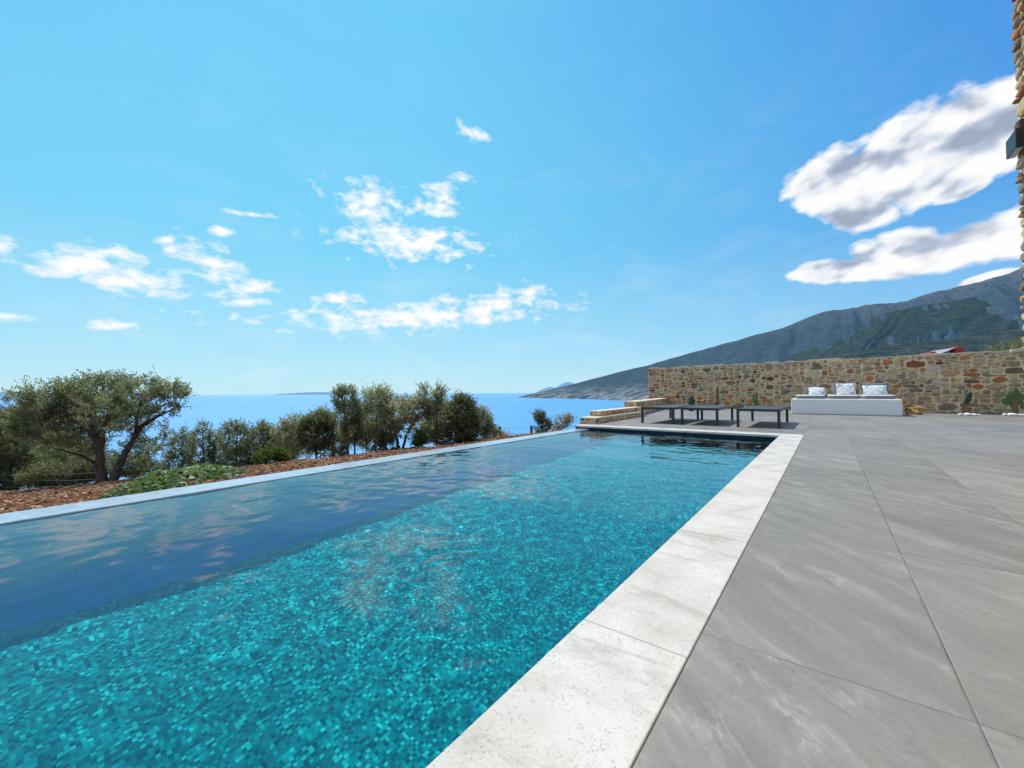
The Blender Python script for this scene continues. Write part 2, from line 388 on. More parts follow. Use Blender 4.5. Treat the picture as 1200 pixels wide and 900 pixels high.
ns=g.noise(st,24,7,.56,.2)
mb=cloud_mask(BIG,(1.12,1.12)); ms=cloud_mask(SMALL)
def dens(m,n,amp,lo,hi): return g.map(g.math('ADD',m,g.math('MULTIPLY',g.math('SUBTRACT',n,.5),amp)),lo,hi,0,1)
mb=g.math('MULTIPLY',mb,1.8)
db=dens(mb,nb,2.8,.0,.38); db2=dens(mb,nb2,2.0,.05,.8)
dsm=dens(ms,ns,3.6,.0,.95)
wisp=g.math('MULTIPLY',g.map(g.noise(g.vmath('MULTIPLY',ae,(1,2.6,1)),5,7,.6,.5),.50,.80,0,1),g.map(el,.05,.6,.45,.05))
# colours
sunh=Vector((SD.x,SD.y,0)).normalized()
hd=g.vmath('NORMALIZE',g.vmath('MULTIPLY',dirv,(1,1,0)))
tsun=g.vmath('DOT_PRODUCT',hd,tuple(sunh),out=1)
e01=g.map(el,0,1,0,1)
A=g.ramp(e01,[(0,(.56,.84,.97)),(.10,(.42,.79,.98)),(.32,(.215,.69,.98)),(.75,(.155,.62,.97)),(1,(.30,.62,.92))])
B=g.ramp(e01,[(0,(.48,.76,.95)),(.10,(.29,.61,.93)),(.32,(.095,.375,.86)),(.75,(.050,.265,.79)),(1,(.12,.34,.78))])
grad=g.vmath('MULTIPLY',g.mix(g.map(tsun,.12,.97,0,1),B,A),(10,10,10))
skyc=g.mix(.90,g.vmath('MULTIPLY',sky.outputs[0],(.72,1.05,1.12)),grad)
nl1=g.noise(cst,10,2.6,.5,.15); nl2=g.noise(g.vmath('ADD',cst,(-.012,.060,0)),10,2.6,.5,.15)
relief=g.map(g.math('ADD',g.math('SUBTRACT',nl2,nl1),g.math('MULTIPLY',g.math('SUBTRACT',nb2,nb),.22)),-.16,.17,0,1)
gry=g.math('MULTIPLY',g.map(db2,.0,1.0,.25,1),relief)
cb=g.ramp(gry,[(.12,(9.9,9.9,9.9)),(.40,(8.4,8.75,9.3)),(.68,(5.0,5.7,7.0)),(1,(3.5,4.2,5.5))])
x1=g.mix(g.math('MULTIPLY',wisp,.7),skyc,(8,9.2,9.8))
x2=g.mix(g.math('MULTIPLY',dsm,.97),x1,(10.2,10.2,10.2))
x3=g.mix(db,x2,cb)
bg=g.n('ShaderNodeBackground',ins={'Color':x3,'Strength':.1})
nt.links.new(bg.outputs[0],out.inputs[0])

# ------------------------------------------------------------------ ground, sea, hills
def wall_y(x): return 20.2+(x+7.0)*(-1.8/11.5)        # front face line of the long stone wall
BX=[(-6,-24),(.4,-23),(1.2,-17.3),(2.2,-15.9),(3.4,-15.4),(4.6,-14.2),(5.2,-11.3),(6.3,-10.9),(7.3,-9.7),(7.7,-8.6),(8.8,-8.1),(9.4,-6.6),(12,-6.4),(30,-8)]
def band_x(y):
    if y<=BX[0][0]: return BX[0][1]
    for (a,xa),(b,xb) in zip(BX,BX[1:]):
        if y<=b: return xa+(xb-xa)*(y-a)/(b-a)
    return BX[-1][1]
def edge_x(y): return -4.43 if y<8.42 else (-4.75 if y<12.5 else -4.95-(y-12.5)*.17)
def ground_z(x,y):
    wy=wall_y(x)
    if y>wy+.25 and x>-7.4:
        return -.15+.015*(y-wy)+.3*mnoise.noise(Vector((x*.1,y*.1,0)))*min(1,(y-wy)/5)
    ex=edge_x(y)
    if x>ex and y<=wy+.6: return -2.6
    u=ex-x; xb=band_x(y)
    z=-.2-.13*u
    if x<xb: z-=.36*(xb-x)
    nz=mnoise.noise(Vector((x*.9,y*.9,3)))*.05+mnoise.noise(Vector((x*3.1,y*3.1,9)))*.03
    z+=nz*min(1,u/1.0)
    if x<-60: z+=1.5*mnoise.noise(Vector((x*.03,y*.03,1)))
    return max(z,-64)
def axis(lo,hi,fine_lo,fine_hi,step,grow=1.25):
    a=[]; v=fine_lo
    while v<fine_hi: a.append(v); v+=step
    s=step; v=fine_hi
    while v<hi: a.append(v); s*=grow; v+=s
    a.append(hi); s=step; v=fine_lo-step; b=[]
    while v>lo: b.append(v); s*=grow; v-=s
    b.append(lo); return b[::-1]+a
xs=axis(-260,1500,-26,-4.4,.3); xs=sorted(set(xs+[-4.45,-4.43,-4.41,-4.74,-4.76])); ys=axis(-300,1400,-2,21,.3)
gm=MB(); gv=[(x,y,ground_z(x,y)) for y in ys for x in xs]; nx=len(xs)
gm.add(gv,[(j*nx+i,j*nx+i+1,(j+1)*nx+i+1,(j+1)*nx+i) for j in range(len(ys)-1) for i in range(nx-1)],None,True)
tag(gm.build('ground',M['soil']),kind='structure')

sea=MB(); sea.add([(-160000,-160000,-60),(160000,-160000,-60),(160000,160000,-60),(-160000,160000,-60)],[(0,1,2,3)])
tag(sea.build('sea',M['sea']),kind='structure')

def ridge(name,crest,shore_f,mt,seed,rows=46,sub=14,rough=1.0,label=None):
    """terrain sheet running from a crest line down towards the shore and behind"""
    pts=[]
    for a,b in zip(crest,crest[1:]):
        for k in range(sub): pts.append(Vector(a).lerp(Vector(b),k/sub))
    pts.append(Vector(crest[-1])); n=len(pts)
    vs=[]
    for j in range(rows+8):
        t=(j-8)/(rows-1)
        for i,p in enumerate(pts):
            base=Vector(shore_f(p)); base.z=-75
            if t<0:
                q=p+(p-base)*(-t)*.9; q.z=p.z-(p.z+75)*min(1,(-t)*3.2)
            else:
                q=p.lerp(base,t); q.z=p.z+(base.z-p.z)*(t**.92)
            h=max(0,p.z+75)
            amp=h*.10*rough*(math.sin(math.pi*min(1,max(0,t)))+.07)
            nz=mnoise.fractal(Vector((q.x*.0011,q.y*.0011,seed)),.9,2.1,6)
            rd=1-abs(mnoise.noise(Vector((q.x*.0016+i*.0,q.y*.0016,seed+5))))*2
            gl_=1-2.4*abs(mnoise.noise(Vector((i/sub*1.9+nz*.35,t*.55,seed+9))))-.6*abs(mnoise.noise(Vector((i/sub*5.1+nz*.5,t*1.3,seed+3))))
            q.z+=amp*(nz*1.0+rd*.6+gl_*.75)
            if abs(t)<.02: q.z+=h*.012*mnoise.fractal(Vector((q.x*.006,q.y*.006,seed)),.9,2,4)
            vs.append(q)
    mb=MB(); mb.add(vs,[(j*n+i,j*n+i+1,(j+1)*n+i+1,(j+1)*n+i) for j in range(rows+7) for i in range(n-1)],None,True)
    o=mb.build(name,mt); return tag(o,kind='structure')
M1=[(-3063,4081,-62),(-3012,4120,-38),(-2721,4216,22),(-2340,4380,122),(-1893,4595,247),(-1620,4678,309),(-1279,4811,415),(-877,4992,526),(-645,5105,602),(-271,5326,721),(-14,5458,838),(236,5586,871),(409,5656,896),(578,5724,884),(735,5717,930),(884,5704,973),(1186,5809,1044),(1472,5900,1134),(2048,6214,1285),(2890,6731,1454),(4500,6900,1500)]
SH=[(-3063,-3040,3950),(-2980,-2980,3900),(-2721,-2500,3660),(-2340,-2100,3430),(-1893,-1707,3191),(-1620,-1400,2950),(-1279,-1051,2691),(-877,-635,2374),(-271,-203,2083),(409,150,1700),(1186,500,1500),(4600,2500,1300)]
def shore1(p):
    for (a,x0,y0),(b,x1,y1) in zip(SH,SH[1:]):
        if p.x<=b:
            t=max(0,(p.x-a)/(b-a)); return (x0+(x1-x0)*t,y0+(y1-y0)*t,-75)
    return (SH[-1][1],SH[-1][2],-75)
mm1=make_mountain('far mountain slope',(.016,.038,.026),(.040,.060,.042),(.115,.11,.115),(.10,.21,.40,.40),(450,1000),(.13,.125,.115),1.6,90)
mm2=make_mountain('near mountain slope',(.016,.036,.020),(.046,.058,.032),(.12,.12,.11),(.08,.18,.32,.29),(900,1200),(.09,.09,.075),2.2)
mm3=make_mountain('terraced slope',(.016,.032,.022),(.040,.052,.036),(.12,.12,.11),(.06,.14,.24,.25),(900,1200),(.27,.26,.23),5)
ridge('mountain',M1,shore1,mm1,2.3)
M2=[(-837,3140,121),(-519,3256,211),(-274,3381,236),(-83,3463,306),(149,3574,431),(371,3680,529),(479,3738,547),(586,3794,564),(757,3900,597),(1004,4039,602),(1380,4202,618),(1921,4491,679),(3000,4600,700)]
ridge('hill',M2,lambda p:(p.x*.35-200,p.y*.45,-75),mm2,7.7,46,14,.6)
M3=[(-200,1150,20),(-113,1174,60),(52,1275,91),(115,1297,107),(206,1342,117),(278,1372,124),(346,1399,136),(495,1514,153),(719,1685,180),(1300,1900,200)]
ridge('terraced_hill',M3,lambda p:(p.x*.45,p.y*.4,-75),mm3,4.1,30,10,.6)
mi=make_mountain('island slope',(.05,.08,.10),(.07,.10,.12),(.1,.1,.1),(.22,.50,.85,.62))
def profile(name,crest,deep):
    mb=MB(); n=len(crest); vs=[]
    for k,(s,zf) in enumerate(((-1,0),(-.45,.55),(0,1),(.5,.5),(1,0))):
        for i,(x,y,z) in enumerate(crest):
            d=Vector((x,y,0)).normalized(); q=Vector((x,y,0))+d*deep*s
            wob=1+.12*mnoise.noise(Vector((i*1.7,k*2.3,1)))
            vs.append((q.x,q.y,-65+(z+65)*zf*(wob if zf<1 else 1)))
    mb.add(vs,[(k*n+i,k*n+i+1,(k+1)*n+i+1,(k+1)*n+i) for k in range(4) for i in range(n-1)],None,True)
    return tag(mb.build(name,mi),kind='structure')
profile('island',[(-14850,21400,-65),(-14666,21530,8),(-14318,21792,223),(-13928,22088,383),(-13714,22254,300),(-13192,22647,649),(-12934,22845,674),(-12635,23079,536),(-11995,23580,261),(-11354,24079,39),(-11200,24150,-65)],1500)
profile('far_coast',[(-52000,-6000,200),(-51056,-1454,349),(-48080,840,265),(-46592,1986,254),(-44600,3500,200),(-42624,5045,132),(-41500,6200,-65)],2500)
profile('far_headland',[(-32300,12900,-65),(-31709,13454,22),(-29970,14790,135),(-28730,15745,126),(-26748,17276,0),(-26000,17900,-65)],1800)

# ------------------------------------------------------------------ terrace and pool
PX0,PX1,PY0,PY1=-4.10,-.62,-3.2,8.05     # inner faces of the pool
WZ=-.074; FLOOR=-1.35
dk=MB()
dk.prism([(-.312,-5),(14,-5),(14,wall_y(14)+.1),(-.312,wall_y(-.312)+.1)],-.15,0)
dk.prism([(-4.42,8.403),(-.3125,8.403),(-.3125,wall_y(-.3125)+.1),(-6.3,wall_y(-6.3)+.1),(-4.9,12.5),(-4.42,12.5)],-.15,0)
tag(dk.build('terrace',M['deck']),kind='structure')

pool=thing('swimming_pool','long infinity pool lined with teal mosaic and framed by white stone coping','swimming pool',(-2.4,2.4,0))
b=MB()
b.add([(PX0,PY0,FLOOR),(PX1,PY0,FLOOR),(PX1,PY1,FLOOR),(PX0,PY1,FLOOR),(PX0,PY0,-.101),(PX1,PY0,-.032),(PX1,PY1,-.032),(PX0,PY1,-.101),(PX0,PY0,-.032),(PX0,PY1,-.032)],
      [(0,1,2,3),(0,3,7,4),(1,5,6,2),(3,2,6,9),(0,8,5,1)])
b.build('basin',M['mosaic'],pool)
ls=MB(); ls.add([(PX0+.003,PY0+.003,FLOOR+.004),(PX0+.003,PY1-.006,FLOOR+.004),(PX0+.003,PY0+.003,-.102),(PX0+.003,PY1-.006,-.102),(-3.50,PY0+.003,FLOOR+.004),(-3.46,PY1-.006,FLOOR+.004)],[(0,1,3,2),(0,4,5,1)]); ls.build('side_shade',M['blueshade'],pool)  # shaded side of the pool painted blue; floor strip ends at the shadow edge
ls=MB(); ls.add([(PX0+.004,PY1-.006,FLOOR+.004),(PX1-.003,PY1-.006,FLOOR+.004),(PX1-.003,PY1-.006,-.033),(PX0+.004,PY1-.006,-.033)],[(0,1,2,3)]); ls.build('end_shade',M['navy'],pool)  # shade on the far end wall, painted as a near-black navy sheet
cp=MB()
y=1.19-1.073*4-.0015; rnd=random.Random(3)
Ys=[-3.2]+[1.19+1.073*k for k in range(-4,7)]+[8.402]
for a,c in zip(Ys,Ys[1:]):
    if c-a<.05: continue
    cp.box(-.632,-.3155,a+.0012,c-.0012,-.032,.003+rnd.uniform(-.0006,.0006))
x=-.634
while x>-4.4:
    x1=max(-4.46,x-1.0)
    if x1+4.46<.3: x1=-4.46
    cp.box(x1+.0012,x-.0012,8.04,8.402,-.032,.003+rnd.uniform(-.0006,.0006)); x=x1
cp.build('coping',M['coping'],pool,bevel=.004)
we=MB(); we.box(-4.42,PX0+.004,PY0,8.03,-2.4,-.066)
we.build('overflow_edge',M['weir'],pool)
ew=MB(); ew.box(-4.42,-4.103,8.034,8.39,-2.4,-.034); ew.build('end_pier',M['charcoal'],pool)
wa=MB()
nwx,nwy=170,540
def wave(x,y):
    v=Vector((x,y,0)); calm=.55+.9*max(0,mnoise.noise(v*.45+Vector((1,8,2)))+.25)
    return (.0085*mnoise.noise(Vector((x*.75,y*1.35,0)))+(.0031*mnoise.noise(Vector((x*2.8,y*4.2,5)))+.0021*mnoise.noise(v*8.6+Vector((7,1,0)))+.00035*mnoise.noise(v*17+Vector((2,9,0))))*calm)
wv=[(x,y,WZ+wave(x,y)) for y in [PY0+.002+(PY1-PY0-.008)*q/nwy for q in range(nwy+1)] for x in [-4.094+(PX1-.002+4.094)*q/nwx for q in range(nwx+1)]]
wa.add(wv,[(q*(nwx+1)+k,q*(nwx+1)+k+1,(q+1)*(nwx+1)+k+1,(q+1)*(nwx+1)+k) for q in range(nwy) for k in range(nwx)],None,True)
wo=tag(wa.build('water',M['water']),kind='structure')
# sunlight is focused through the waves onto the pool lining
wo.cycles.is_caustics_caster=True; sd.cycles.is_caustics_light=True; scene.cycles.caustics_refractive=True
for o in pool.children:
    if o.name.split('.')[0] in ('basin','side_shade'): o.cycles.is_caustics_receiver=True

# ------------------------------------------------------------------ rubble stone walls
TONES=[((.27,.21,.15),5),((.20,.165,.13),5),((.15,.125,.105),4),((.34,.26,.17),4),((.28,.12,.045),2),((.20,.085,.035),1.4),((.085,.055,.04),1.5),((.40,.34,.25),2.5),((.30,.24,.13),2),((.18,.17,.15),3)]
TW=[w_ for _,w_ in TONES]
def rubble(mb,L,H,cell,rnd,M4,thick=.035,gap=.011,big=1.0):
    """coursed rubble on the plane u (0..L), v (0..H); M4 maps (u, out, v) to the world"""
    nu=max(1,int(L/cell)); nv=max(1,int(H/cell)); cu=L/nu; cv=H/nv
    occ=[[0]*nu for _ in range(nv)]
    opts=[((8,4),.08*big),((7,3),.35*big),((5,3),1.0),((6,2),2.0),((4,2),3.2),((5,1),2.2),((3,2),2.4),((3,1),3.0),((2,1),1.2),((4,3),1.0),((2,2),1.0)]
    for j in range(nv):
        for i in range(nu):
            if occ[j][i]: continue
            o=opts[:]; placed=None
            for _ in range(14):
                (w0,h0),_w=rnd.choices(o,[q[1] for q in o])[0]
                if i+w0>nu or j+h0>nv: continue
                if all(not occ[j+b_][i+a_] for a_ in range(w0) for b_ in range(h0)): placed=(w0,h0); break
            if not placed:
                w0=1
                while i+w0<nu and not occ[j][i+w0] and w0<3: w0+=1
                placed=(w0,1)
            w0,h0=placed
            for a_ in range(w0):
                for b_ in range(h0): occ[j+b_][i+a_]=1
            u0,u1,v0,v1=i*cu,(i+w0)*cu,j*cv,(j+h0)*cv
            W_,H_=(u1-u0)/2-gap*rnd.uniform(.6,1.7),(v1-v0)/2-gap*rnd.uniform(.5,1.5)
            if W_<.006 or H_<.006: continue
            uc,vc=(u0+u1)/2+rnd.uniform(-.2,.2)*gap,(v0+v1)/2+rnd.uniform(-.2,.2)*gap
            n=rnd.choice((6,7,8,9)) if w0*h0>3 else rnd.choice((5,6,7)); ph=rnd.uniform(0,1); ring=[]
            ex=rnd.uniform(2.8,7); tilt=rnd.uniform(-.16,.16)
            for k in range(n):
                t=2*math.pi*(k+ph+rnd.uniform(-.25,.25))/n; ct,st_=math.cos(t),math.sin(t)
                rr=(abs(ct)**ex+abs(st_)**ex)**(-1/ex)*rnd.uniform(.86,1.08)
                ring.append((ct*rr*W_,st_*rr*H_+ct*W_*tilt*.5))
            d=thick*rnd.uniform(.55,1.25); dz=[d*rnd.uniform(.85,1.1) for _ in range(n)]
            col=rnd.choices([q[0] for q in TONES],TW)[0]; kf=rnd.uniform(.9,1.9); col=(min(.54,col[0]*kf*1.24),min(.44,col[1]*kf*1.04),min(.31,col[2]*kf*.82))
            vs=[M4@Vector((uc+a_,0,vc+b_)) for a_,b_ in ring]
            vs+=[M4@Vector((uc+a_*.93,dz[k]*.72,vc+b_*.93)) for k,(a_,b_) in enumerate(ring)]
            vs+=[M4@Vector((uc+a_*.70,dz[k],vc+b_*.70)) for k,(a_,b_) in enumerate(ring)]
            vs.append(M4@Vector((uc,d*rnd.uniform(.95,1.15),vc)))
            fs=[(k,(k+1)%n,n+(k+1)%n,n+k) for k in range(n)]+[(n+k,n+(k+1)%n,2*n+(k+1)%n,2*n+k) for k in range(n)]+[(2*n+k,2*n+(k+1)%n,3*n) for k in range(n)]
            mb.add(vs,fs,col)
def face_matrix(a,bp,z0,out):
    """plane from point a to point bp (xy), bottom z0, outward normal 'out'"""
    a=Vector((*a,z0)); u=(Vector((*bp,z0))-a).normalized(); o=Vector((*out,0)).normalized()
    m=Matrix.Identity(4)
    for i,v in enumerate((u,o,Vector((0,0,1)))):
        for j in range(3): m[j][i]=v[j]
    m.translation=a; return m
def stone_block(name,label,cat,poly,z0,z1,faces,cell,seed,cap=.03,capover=.015,capmat='cap',thick=.03,big=1.0,gap=.011):
    cx=sum(p[0] for p in poly)/len(poly); cy=sum(p[1] for p in poly)/len(poly)
    t=thing(name,label,cat,(cx,cy,max(z0,0)))
    mb=MB(); mb.prism(poly,z0,z1-cap); mb.build('mortar_core',M['mortar'],t)
    sm=MB(); rnd=random.Random(seed); n=len(poly)
    for i in faces:
        a,b_=poly[i],poly[(i+1)%n]; d=Vector((b_[0]-a[0],b_[1]-a[1])); L=d.length; d.normalize()
        outv=(d.y,-d.x)
        zz=max(z0,-.05)
        rubble(sm,L,z1-cap-zz,cell,rnd,face_matrix(a,b_,zz,outv),thick,gap,big)
    sm.build('stones',M['stone'],t)
    if cap:
        cm=MB(); c=Vector((cx,cy)); pp=[]
        for i in range(n):   # offset polygon outward
            p0,p1,p2=Vector(poly[i-1]),Vector(poly[i]),Vector(poly[(i+1)%n])
            d1=(p1-p0).normalized(); d2=(p2-p1).normalized(); n1=Vector((d1.y,-d1.x)); n2=Vector((d2.y,-d2.x))
            pp.append(p1+(n1+n2)/(1+n1.dot(n2))*capover)
        # split the capping into irregular slabs along the longest side by noise displaced top
        cm.prism([tuple(p) for p in pp],z1-cap+.001,z1)
        cm.build('capping',M[capmat],t,bevel=.012)
    return t
Wd=Vector((11.5,-1.8)).normalized()
def wl(s,off=0): # point on the wall line from its left end
    p=Vector((-7.0,20.2))+Wd*s+Vector((-Wd.y,Wd.x))*off; return (p.x,p.y)
main=stone_block('stone_wall','long high rubble stone wall closing the far side of the terrace','stone wall',
   [wl(0),wl(16.5),wl(16.5,.5),wl(0,.5)],-.6,1.86,[0,3],.064,19,0,thick=.045,big=1.5,gap=.010)
# uneven mortar crest of the wall: pale lumps between the top stones
rnd=random.Random(5); cm=MB(); s=0
while s<16.4:
    l=rnd.uniform(.18,.5); l=min(l,16.5-s)
    a=Vector(wl(s+.012,-.025*rnd.uniform(.2,1.2))); c=Vector(wl(s+l-.012,-.025*rnd.uniform(.2,1.2))); e=Vector(wl(s+l-.012,.5)); f=Vector(wl(s+.012,.5))
    zt=1.86+rnd.uniform(-.004,.06)
    cm.prism([tuple(a),tuple(c),tuple(e),tuple(f)],1.862-.03*0,zt+.012); s+=l
cm.build('capping',M['cap'],main,bevel=.012)

stone_block('garden_wall','lowest stone kerb step with pale top at the pool end corner','low wall',
   [(-4.62,8.62),(-4.24,8.62),(-4.42,12.45),(-4.80,12.45)],-.6,.145,[0,1],.045,21,.022,.012,thick=.02)
stone_block('garden_wall','second stone course set back on top of the lowest kerb step','low wall',
   [(-4.66,9.2),(-4.38,9.2),(-4.56,12.43),(-4.84,12.43)],.147,.275,[0,1],.045,22,.022,.012,thick=.02)
stone_block('garden_wall','long low stone wall with pale capping running back to the high wall','low wall',
   [(-5.12,12.5),(-4.72,12.5),(-6.02,wall_y(-6.02)-.06),(-6.42,wall_y(-6.42)-.06)],-.6,.44,[0,1],.05,23,.035,.015,thick=.025)

# house at the right edge of the terrace
hx,hy=1.928,7.745
hs=stone_block('stone_house','tall rubble stone house wall at the right edge of the view','house',
   [(hx,-4.0),(hx+7,-4.0),(hx+7,hy),(hx,hy)],-.2,6.4,[],.06,31,0)
sm=MB(); rnd=random.Random(77)
rubble(sm,2.6,6.4,.07,rnd,face_matrix((hx,hy),(hx,hy-2.6),0,(-1,0)),.045,.014,1.6)
rubble(sm,1.6,6.4,.07,rnd,face_matrix((hx+1.6,hy),(hx,hy),0,(0,1)),.045,.014,1.6)
for ch in list(hs.children):
    if ch.name.startswith('stones'): bpy.data.objects.remove(ch)
sm.build('stones',M['stone'],hs)
rf=MB(); rf.box(hx-.06,hx+7.06,-4.06,hy+.06,6.401,6.5); rf.build('roof',M['cap'],hs,bevel=.02)
lp=thing('wall_lamp','black rectangular wall lamp fixed high on the stone house','lamp',(1.90,7.5,3.66))
mb=MB(); mb.box(1.79,1.865,7.30,7.63,3.55,3.77); mb.build('housing',M['lamp'],lp,bevel=.008)
mb=MB(); mb.box(1.866,1.926,7.36,7.56,3.6,3.72); mb.build('bracket',M['lamp'],lp,bevel=.004)
mb=MB(); mb.box(1.80,1.855,7.33,7.60,3.543,3.549); mb.build('lens',M['lens'],lp)

# ------------------------------------------------------------------ loungers
def make_lounger():
    t=thing('sun_lounger','black flat sun lounger nearest the daybed','sun lounger',(0,0,0),'black loungers at the pool end')
    W_,L_,H_=.76,2.12,.375; r=.025
    for sx in (0,1):
        for sy in (0,1):
            mb=MB(); x=sx*(W_-.05); y=sy*(L_-.05)
            mb.box(x,x+.05,y,y+.05,0,H_-.052); mb.build('leg',M['charcoal'],t,bevel=.004)
    mb=MB()
    mb.box(0,.05,0,L_,H_-.05,H_); mb.box(W_-.05,W_,0,L_,H_-.05,H_)
    mb.box(.052,W_-.052,0,.05,H_-.049,H_-.001); mb.box(.052,W_-.052,L_-.05,L_,H_-.049,H_-.001)
    mb.build('frame',M['charcoal'],t,bevel=.005)
    mb=MB()
    def sheet(y0,y1,sag):
        n=10; vs=[]
        for j in range(n+1):
            for i in range(7):
                u=i/6; v=j/n
                vs.append((.04+u*(W_-.08),y0+(y1-y0)*v,H_+.004-sag*math.sin(math.pi*u)*math.sin(math.pi*v)))
        mb.add(vs,[(j*7+i,j*7+i+1,(j+1)*7+i+1,(j+1)*7+i) for j in range(n) for i in range(6)],None,True)
    sheet(.03,1.25,.012); mb.build('seat',M['sling'],t)
    mb=MB(); sheet(1.28,L_-.03,.010); br=mb.build('backrest',M['sling'],t)
    mb=MB(); mb.box(.07,W_-.07,1.256,1.276,H_-.02,H_+.003); mb.build('hinge_bar',M['charcoal'],br)
    return t
l3=make_lounger(); l3.location=(-1.49,9.52,0)
l2=copy_thing(l3,'middle one of the three black flat sun loungers'); l2.location=(-2.60,9.55,0); l2.rotation_euler.z=R(1.5)
l1=copy_thing(l3,'black flat sun lounger nearest the low stone steps'); l1.location=(-3.50,9.55,0); l1.rotation_euler.z=R(-1)

# ------------------------------------------------------------------ daybed, mattresses, cushions
bx0,bx1,by0,by1,bz=-.92,1.68,15.85,18.0,.485
pb=MB(); pb.box(bx0,bx1,by0,by1,0,bz)
tag(pb.build('daybed',M['plaster'],bevel=.03),'long white plastered built-in daybed block in front of the stone wall','daybed')
def soft_box(mb,x0,x1,y0,y1,z0,z1,r=.04,col=None):
    # rounded slab by superellipse section
    n=20; cx,cy,cz=(x0+x1)/2,(y0+y1)/2,(z0+z1)/2; hx_,hy_,hz_=(x1-x0)/2,(y1-y0)/2,(z1-z0)/2; vs=[]; nv=10
    for j in range(nv+1):
        ph=-math.pi/2+math.pi*j/nv; cz_=math.copysign(abs(math.sin(ph))**.35,math.sin(ph)); cr=abs(math.cos(ph))**.18
        for i in range(n*2):
            t=2*math.pi*i/(n*2); c_,s_=math.cos(t),math.sin(t)
            a=math.copysign(abs(c_)**.16,c_); b_=math.copysign(abs(s_)**.16,s_)
            ex=1-(1-cr)*.10
            vs.append((cx+a*hx_*ex,cy+b_*hy_*ex,cz+cz_*hz_))
    m_=2*n; mb.add(vs,[(j*m_+i,j*m_+(i+1)%m_,(j+1)*m_+(i+1)%m_,(j+1)*m_+i) for j in range(nv) for i in range(m_)]+[tuple(range(m_-1,-1,-1)),tuple(nv*m_+k for k in range(m_))],None,True)
mats=[(-.80,-.06,'left end of the daybed','leftmost'),(.02,.76,'middle of the daybed','middle'),(.84,1.56,'right end of the daybed','rightmost')]
for i,(a,c,where,wd) in enumerate(mats):
    t=thing('mattress',f'white top mattress with grey side lying on the {where}','mattress',((a+c)/2,16.9,bz),'mattresses on the daybed')
    mb=MB(); soft_box(mb,a,c,15.98,17.9,bz+.002,bz+.085); mb.build('base',M['taupe'],t)
    mb=MB(); soft_box(mb,a-.005,c+.005,15.975,17.9,bz+.086,bz+.115); mb.build('cover',M['mattress'],t)
def cushion(name,label,cat,mt,loc,w_,h_,th,tilt,rz,group,pipe=False):
    mb=MB(); n=14; vs=[]
    for sgn in (1,-1):
        for j in range(n+1):
            for i in range(n+1):
                u=i/n*2-1; v=j/n*2-1
                k=(1-abs(u)**3.2)*(1-abs(v)**3.2)
                pin=1-.09*(1-(abs(u*v))**.6)*max(abs(u),abs(v))**4
                vs.append((u*w_/2*pin,-sgn*th/2*k**.55-.012*math.sin(u*5+v*3)*k,v*h_/2*pin+h_/2))
    m_=(n+1)*(n+1)
    q=[(j*(n+1)+i,j*(n+1)+i+1,(j+1)*(n+1)+i+1,(j+1)*(n+1)+i) for j in range(n) for i in range(n)]
    mb.add(vs,q+[tuple(m_+k for k in f[::-1]) for f in q],None,True)
    o=mb.build(name,mt); o.location=loc; o.rotation_euler=(-R(tilt),0,R(rz)); return tag(o,label,cat,group)
zc=bz+.116
for (x,w_,h_,mt,lab,gx,tl) in [(-.27,.46,.30,'print_violet','white scatter cushion with violet print, leftmost on the daybed',-.36,34),(.50,.50,.40,'print_mix','white scatter cushion with blue and rust print on the middle mattress',.46,20),(1.22,.60,.34,'print_teal','white scatter cushion with pale green print, rightmost on the daybed',1.20,28)]:
    cushion('scatter_cushion',lab,'cushion',M[mt],(x,17.35,zc),w_,h_,.17,tl,3,'printed cushions on the daybed')
for (x,w_,h_,lab) in [(-.40,.52,.26,'grey cushion behind the violet printed cushion'),(.45,.60,.42,'grey cushion behind the blue and rust printed cushion'),(1.24,.66,.40,'grey cushion behind the pale green printed cushion')]:
    cushion('back_cushion',lab,'cushion',M['greycush'],(x,17.62,zc),w_,h_,.14,14,-2,'grey cushions at the back of the daybed')

# ------------------------------------------------------------------ cacti, stones, rock
def pad(mb,base,h,w_,az_,lean,th=.03,bump=.12,seed=0):
    b_=Vector(base); rot=Matrix.Rotation(az_,3,'Z')@Matrix.Rotation(lean,3,'Y')
    c=b_+rot@Vector((0,0,h*.47)); mb.ellipsoid(c,(w_/2,th,h/2),rot,12,9,None,bump,seed); return b_+rot@Vector((0,0,h*.9))
def column(mb,path,r,rib=7):
    mb.tube([(Vector(p),r*(k if (k:=kk) else 1)) for p,kk in path],10,True)
t=thing('cactus','short dark column cactus behind the leftmost lounger','cactus',(-4.1,16.45,0),'cacti along the stone wall')
mb=MB(); column(mb,[((-4.1,16.45,0),1),((-4.1,16.45,.3),1.15),((-4.09,16.45,.52),1.0),((-4.09,16.45,.60),.4)],.085); mb.build('stem',M['cactus_dark'],t)
mb=MB(); column(mb,[((-4.02,16.45,.26),.7),((-3.98,16.45,.36),.8),((-3.975,16.45,.46),.3)],.05); mb.build('arm',M['cactus_dark'],t)
t=thing('cactus','tall thin column cactus behind the middle lounger','cactus',(-3.5,18.1,0),'cacti along the stone wall')
mb=MB(); column(mb,[((-3.5,18.1,0),1),((-3.5,18.1,.45),1.1),((-3.5,18.1,.85),.9),((-3.49,18.1,.98),.35)],.06); mb.build('stem',M['cactus_dry'],t)
t=thing('cactus','spreading prickly pear behind the lounger nearest the daybed','cactus',(-2.14,17.9,0),'cacti along the stone wall')
